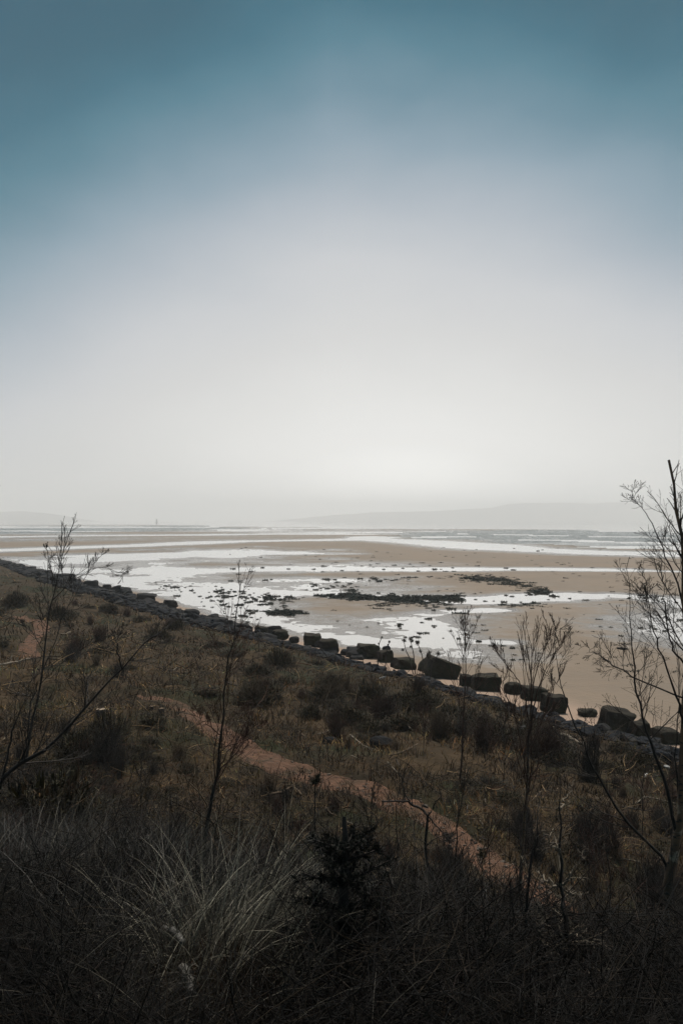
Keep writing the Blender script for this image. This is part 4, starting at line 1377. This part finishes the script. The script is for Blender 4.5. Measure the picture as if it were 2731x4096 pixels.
# young spruce at the bottom, and a thin pine with one tuft
def needles(P, rs, per_m, ln, wd, cols, wts, density_t=0.0):
    """needles all round the shoots P (N,K,3)"""
    out = []
    N, K = P.shape[:2]
    L = np.linalg.norm(np.diff(P, axis=1), axis=2).sum(1)
    cnt = np.maximum((L * per_m).astype(int), 3)
    k = np.repeat(np.arange(N), cnt); M = len(k)
    t = rs.uniform(density_t, 1, M) * (K - 1); i = np.minimum(t.astype(int), K - 2); f = (t - i)[:, None]
    st = P[k, i] * (1 - f) + P[k, i + 1] * f; tg = norm(P[k, i + 1] - P[k, i])
    d = norm(tg * .75 + norm(rs.normal(0, 1, (M, 3))))
    side = norm(np.cross(d, rs.normal(0, 1, (M, 3)))) * wd
    tip = st + d * (ln * rs.uniform(.7, 1.2, M))[:, None]
    V = np.stack([st - side, st + side, tip + side * .3, tip - side * .3], 1).reshape(-1, 3)
    q = np.arange(M * 4).reshape(M, 4)
    return V, q, np.repeat(palette(rs, M, cols, wts, .3), 4, 0)


def spruce(px_line, lab, seed, scale=1.0, Y=None):
    rs = np.random.default_rng(seed)
    b = px_line[0]
    base = ground_hit(b[0], b[1], height)
    T = smooth_line(np.array([base - np.array([0, 0, .1])] + [at(a_, c_, base[1]) for a_, c_ in px_line[1:]]), 24) - base
    H = T[-1][2]
    e = tag(empty('spruce_tree', base), lab, 'tree')
    V, q = tubes(T[None], np.linspace(.03, .008, 24)[None] * scale, 7)
    build('trunk', V, q, M_BARK, e)
    allp, nd = [], []
    for u in np.linspace(.2, .74, 7):
        m = 6
        ph = rs.uniform(0, 6.3) + np.arange(m) * 6.283 / m + rs.normal(0, .2, m)
        c = T[int(u * 23)]
        L = (H * .47) * (.98 - u) ** .8 * rs.uniform(.7, 1.2, m) + .03
        el_ = np.radians(np.interp(u, [.2, .86], [2, 34])) + rs.normal(0, .1, m)
        d = np.stack([np.cos(ph) * np.cos(el_), np.sin(ph) * np.cos(el_), np.sin(el_)], -1)
        P1 = grow(np.repeat(c[None], m, 0), d, L, 7, .03, .05, rs)
        R1 = np.full((m, 1), .007 * scale) * np.linspace(1, .4, 7)[None]
        for i in range(m):
            V, q = tubes(P1[i:i + 1], R1[i:i + 1], 4); build('branch', V, q, M_BARK, e)
        P2, R2 = shoots(P1, R1, 6, .3, .95, 46, .36, rs, up=.02, jit=.04, K=5)
        allp.append(tubes(P2, R2, 3))
        nd += [needles(P1, rs, 1000, .026, .0016, [(.004, .007, .004), (.006, .010, .0055), (.010, .013, .007)], [3, 3, 1]), needles(P2, rs, 900, .024, .0016, [(.004, .007, .004), (.0065, .011, .006), (.010, .015, .007)], [3, 3, 1])]
    nd.append(needles(T[None, 13:20], rs, 900, .026, .0016, [(.005, .008, .0045)], [1]))
    V, q, _ = merge(allp); build('twigs', V, q, M_BARK, e)['kind'] = 'stuff'
    V, q, C = merge(nd); o = build('needles', V, q, M_NEEDLE, e, col=C, smooth=False); o['kind'] = 'stuff'


spruce([(1385, 3980), (1380, 3850), (1372, 3674), (1380, 3450), (1382, 3380), (1376, 3270)], 'young dark green spruce in the shadowed bottom centre', 71)
spruce([(1985, 4120), (1985, 3980), (1980, 3860), (1985, 3760)], 'small dark spruce half lost in the bottom right scrub', 72, .8)


def pine(line, lab, seed):
    rs = np.random.default_rng(seed)
    base = ground_hit(line[0][0], line[0][1], height)
    T = smooth_line(np.array([base - np.array([0, 0, .1])] + [at(a_, c_, base[1]) for a_, c_ in line[1:]]), 14) - base
    e = tag(empty('pine_sapling', base), lab, 'tree')
    V, q = tubes(T[None], np.linspace(.016, .007, 14)[None], 6); build('trunk', V, q, M_BARK, e)
    P1 = grow(np.repeat(T[None, -1], 9, 0), norm(rs.normal(0, .6, (9, 3)) + np.array([0, 0, .5])), rs.uniform(.06, .13, 9), 4, .05, .05, rs)
    P2, R2 = shoots(T[None], np.full((1, 14), .006), 7, .3, .9, 60, .18, rs, up=.05, K=5)
    V, q, C = merge([needles(P1, rs, 900, .065, .0022, [(.016, .022, .010), (.03, .032, .014)], [2, 1]), needles(P2, rs, 260, .05, .002, [(.016, .022, .010), (.03, .032, .014)], [2, 1], .7)])
    o = build('needles', V, q, M_NEEDLE, e, col=C, smooth=False); o['kind'] = 'stuff'
    V, q = tubes(P2, R2, 4); build('branch', V, q, M_BARK, e)


pine([(1262, 3640), (1262, 3500), (1259, 3330), (1260, 3135)], 'thin pine seedling topped by one dark tuft over the path', 81)
pine([(1800, 3500), (1796, 3430), (1798, 3350)], 'little pine seedling by the path edge at centre right', 82)
pine([(1925, 3560), (1928, 3500), (1930, 3430)], 'little pine seedling right of the path bend', 83)

# ------------------------------------------------------------------ dead wood


def log(name, lab, px_pts, r, material, cat='branch', lift=.0, side=0, seed=0, group=None, twig=2):
    rs = np.random.default_rng(1000 + seed)
    w = []
    for (a_, b_) in px_pts:
        p = ground_hit(a_, b_, height); p[2] += r * .6 + lift; w.append(p)
    base = w[0].copy(); base[2] -= r * .6 + lift
    P = smooth_line(np.array(w), 12) - base
    P[1:-1] += rs.normal(0, r * .3, (10, 3))
    R = np.linspace(1, .7, 12) * r
    R = np.r_[R[0] * .02, R[1:-1], R[-1] * .02]; P[1] = P[0] * .98 + P[1] * .02; P[-2] = P[-1] * .98 + P[-2] * .02
    e = tag(empty(name, base), lab, cat, group)
    V, q = tubes(P[None], R[None], 8); build('wood', V, q, material, e)
    if twig:
        P2, R2 = shoots(P[None, 2:-2], R[None, 2:-2], twig, .2, .9, 50, .25, rs, up=.1, K=5)
        for i in range(len(P2)):
            V, q = tubes(P2[i:i + 1], R2[i:i + 1], 4); build('side_twig', V, q, material, e)


M_WHITE = two_tone('white_birch_bark', (.17, .16, .14), (.09, .085, .078), 11, .7, 'Object', .005, (.03, .028, .026))
log('fallen_branch', 'white barked birch branch lying in the long grass at bottom left', [(655, 3895), (700, 3935), (735, 3985)], .017, M_WHITE, 'branch', .16, seed=1, twig=0)
log('fallen_branch', 'lower piece of white birch branch cut by the bottom edge', [(730, 4030), (755, 4070), (775, 4130)], .018, M_WHITE, 'branch', .10, seed=2, twig=0)
log('fallen_log', 'pale log lying across the scrub at the left edge', [(-60, 2685), (50, 2665), (125, 2648)], .055, M_BARKP, 'log', .12, seed=3)
log('fallen_branch', 'arched crooked branch lying on the near edge of the path', [(1085, 3205), (1130, 3195), (1170, 3175), (1205, 3205)], .035, M_BARKT, 'branch', .12, seed=4)
log('fallen_branch', 'pale straight stick lying right of the arched branch', [(1370, 3290), (1420, 3305), (1480, 3318)], .022, M_BARKP, 'branch', .02, seed=5, twig=1)
log('fallen_log', 'bleached driftwood log along the top of the right shingle', [(2245, 2945), (2320, 2980), (2420, 3018)], .07, M_BARKP, 'log', .02, seed=6, twig=0)
log('fallen_branch', 'grey forked stick in the brash below the driftwood log', [(2540, 3230), (2590, 3205), (2700, 3230)], .022, M_BARKP, 'branch', .08, seed=7)
log('fallen_branch', 'grey stick lying in dark grass left of the tan shrub', [(610, 3345), (660, 3338), (710, 3335)], .016, M_BARKP, 'branch', .05, seed=8, twig=1)
log('fallen_branch', 'long pale stick lying by the black boulder', [(1400, 2950), (1450, 2990), (1500, 3010)], .025, M_BARKP, 'branch', .06, seed=9)
log('fallen_branch', 'long tan stick slanting up right of the black boulder', [(1560, 3040), (1620, 3020), (1670, 2990)], .02, M_BARKT, 'branch', .1, seed=10)
log('fallen_branch', 'short pale stick standing in the scrub above the black boulder', [(1640, 2930), (1634, 2920), (1625, 2905)], .03, M_BARKP, 'branch', .1, seed=11, twig=0)
ls = np.random.default_rng(77)
k = 0
for i in range(600):
    if k >= 110: break
    px, py = ls.uniform(-50, 2780), ls.uniform(2500, 3500)
    p = ground_hit(px, py)
    s_ = shore(p[0], p[1])
    if s_ < 4.5 or path_mask(p[0], p[1]) < 1.3: continue
    L = ls.uniform(.25, .9); a = ls.uniform(0, 6.3)
    d = L / p[1] * F
    lab = near_label(('bleached pale' if k % 3 == 0 else 'dull brown') + ' broken stick lying', p)
    e_px = (px + d * math.cos(a), py + d * .35 * math.sin(a))
    mid = ((px + e_px[0]) / 2, (py + e_px[1]) / 2 + ls.normal(0, 3))
    log('broken_stick', lab, [(px, py), mid, e_px], ls.uniform(.008, .02) * max(1, p[1] / 22), M_BARKP if k % 3 == 0 else (M_BARKT, M_BARK)[k % 2], 'stick', ls.uniform(0, .12), seed=200 + k, group='sticks lying about the slope', twig=0)
    k += 1

for px, py, wpx, hpx, lab, white in ((403, 2878, 40, 40, 'cut tree stump with a pale top left of the path', True), (602, 2842, 26, 16, 'small dark stump beside the start of the visible path', False),
                                     (645, 2858, 24, 24, 'dark squat stump at the left edge of the path', False), (1545, 3500, 30, 20, 'pale cut stump in the scrub right of the spruce', True)):
    p = ground_hit(px, py, height)
    r = wpx / 2 / F * p[1]; h = hpx / F * p[1]
    e = tag(empty('tree_stump', p), lab, 'stump')
    rs = np.random.default_rng(int(px))
    V, q = tubes(np.array([[[0, 0, -.1], [0, 0, h * .4], [.01, 0, h]]]), np.array([[r * 1.25, r, r * .95]]), 12)
    build('bark', V + rs.normal(0, r * .05, V.shape), q, M_BARK, e)
    V, q = tubes(np.array([[[.01, 0, h + .004], [.01, 0, h + .006], [.01, 0, h + .007]]]), np.array([[r * .9, r * .88, .001]]), 12)
    build('cut_top', V, q, M_WOODCUT if white else M_BARKT, e)

for px, py, lab in ((2664, 3078, 'white scrap of litter on the dark shingle at the right edge'), (2580, 3112, 'small white scrap in the grass below the shingle'), (2090, 2920, 'white plastic scrap behind the flecked birch'),
                    (1530, 2720, 'pale chip of wood in front of the mid row of blocks'), (2006, 2975, 'pale round stone in the scrub left of the flecked birch')):
    p = ground_hit(px, py, height); w = 26 / F * p[1] / 2
    put('litter_scrap', rock_mesh('litter_scrap', (w, w * .6, w * .3), 5, .3, int(px), M_SCRAP, 2), (p[0], p[1], p[2] + w * .35 + .05), (.2, .3, px), label=lab, cat='litter')

# ------------------------------------------------------------------ sea mist
hv = np.array([[sx, sy, sz] for sz in (-3.2, 164) for sy in (-300, 7600) for sx in (-7600, 7600)], float)
hf_ = np.array([[0, 2, 3, 1], [4, 5, 7, 6], [0, 1, 5, 4], [2, 6, 7, 3], [0, 4, 6, 2], [1, 3, 7, 5]])
m_haze = bpy.data.materials.new('sea_mist'); m_haze.use_nodes = True
nt = m_haze.node_tree; nt.nodes.clear()
out = nt.nodes.new('ShaderNodeOutputMaterial'); pv = nt.nodes.new('ShaderNodeVolumePrincipled')
pv.inputs['Color'].default_value = (1, 1, 1, 1)
pv.inputs['Density'].default_value = .00042
pv.inputs['Anisotropy'].default_value = .0
nt.links.new(pv.outputs[0], out.inputs['Volume'])
haze = build('haze', hv, hf_, m_haze, smooth=False)
tag(haze, 'thin pale sea mist over the bay', kind='stuff')
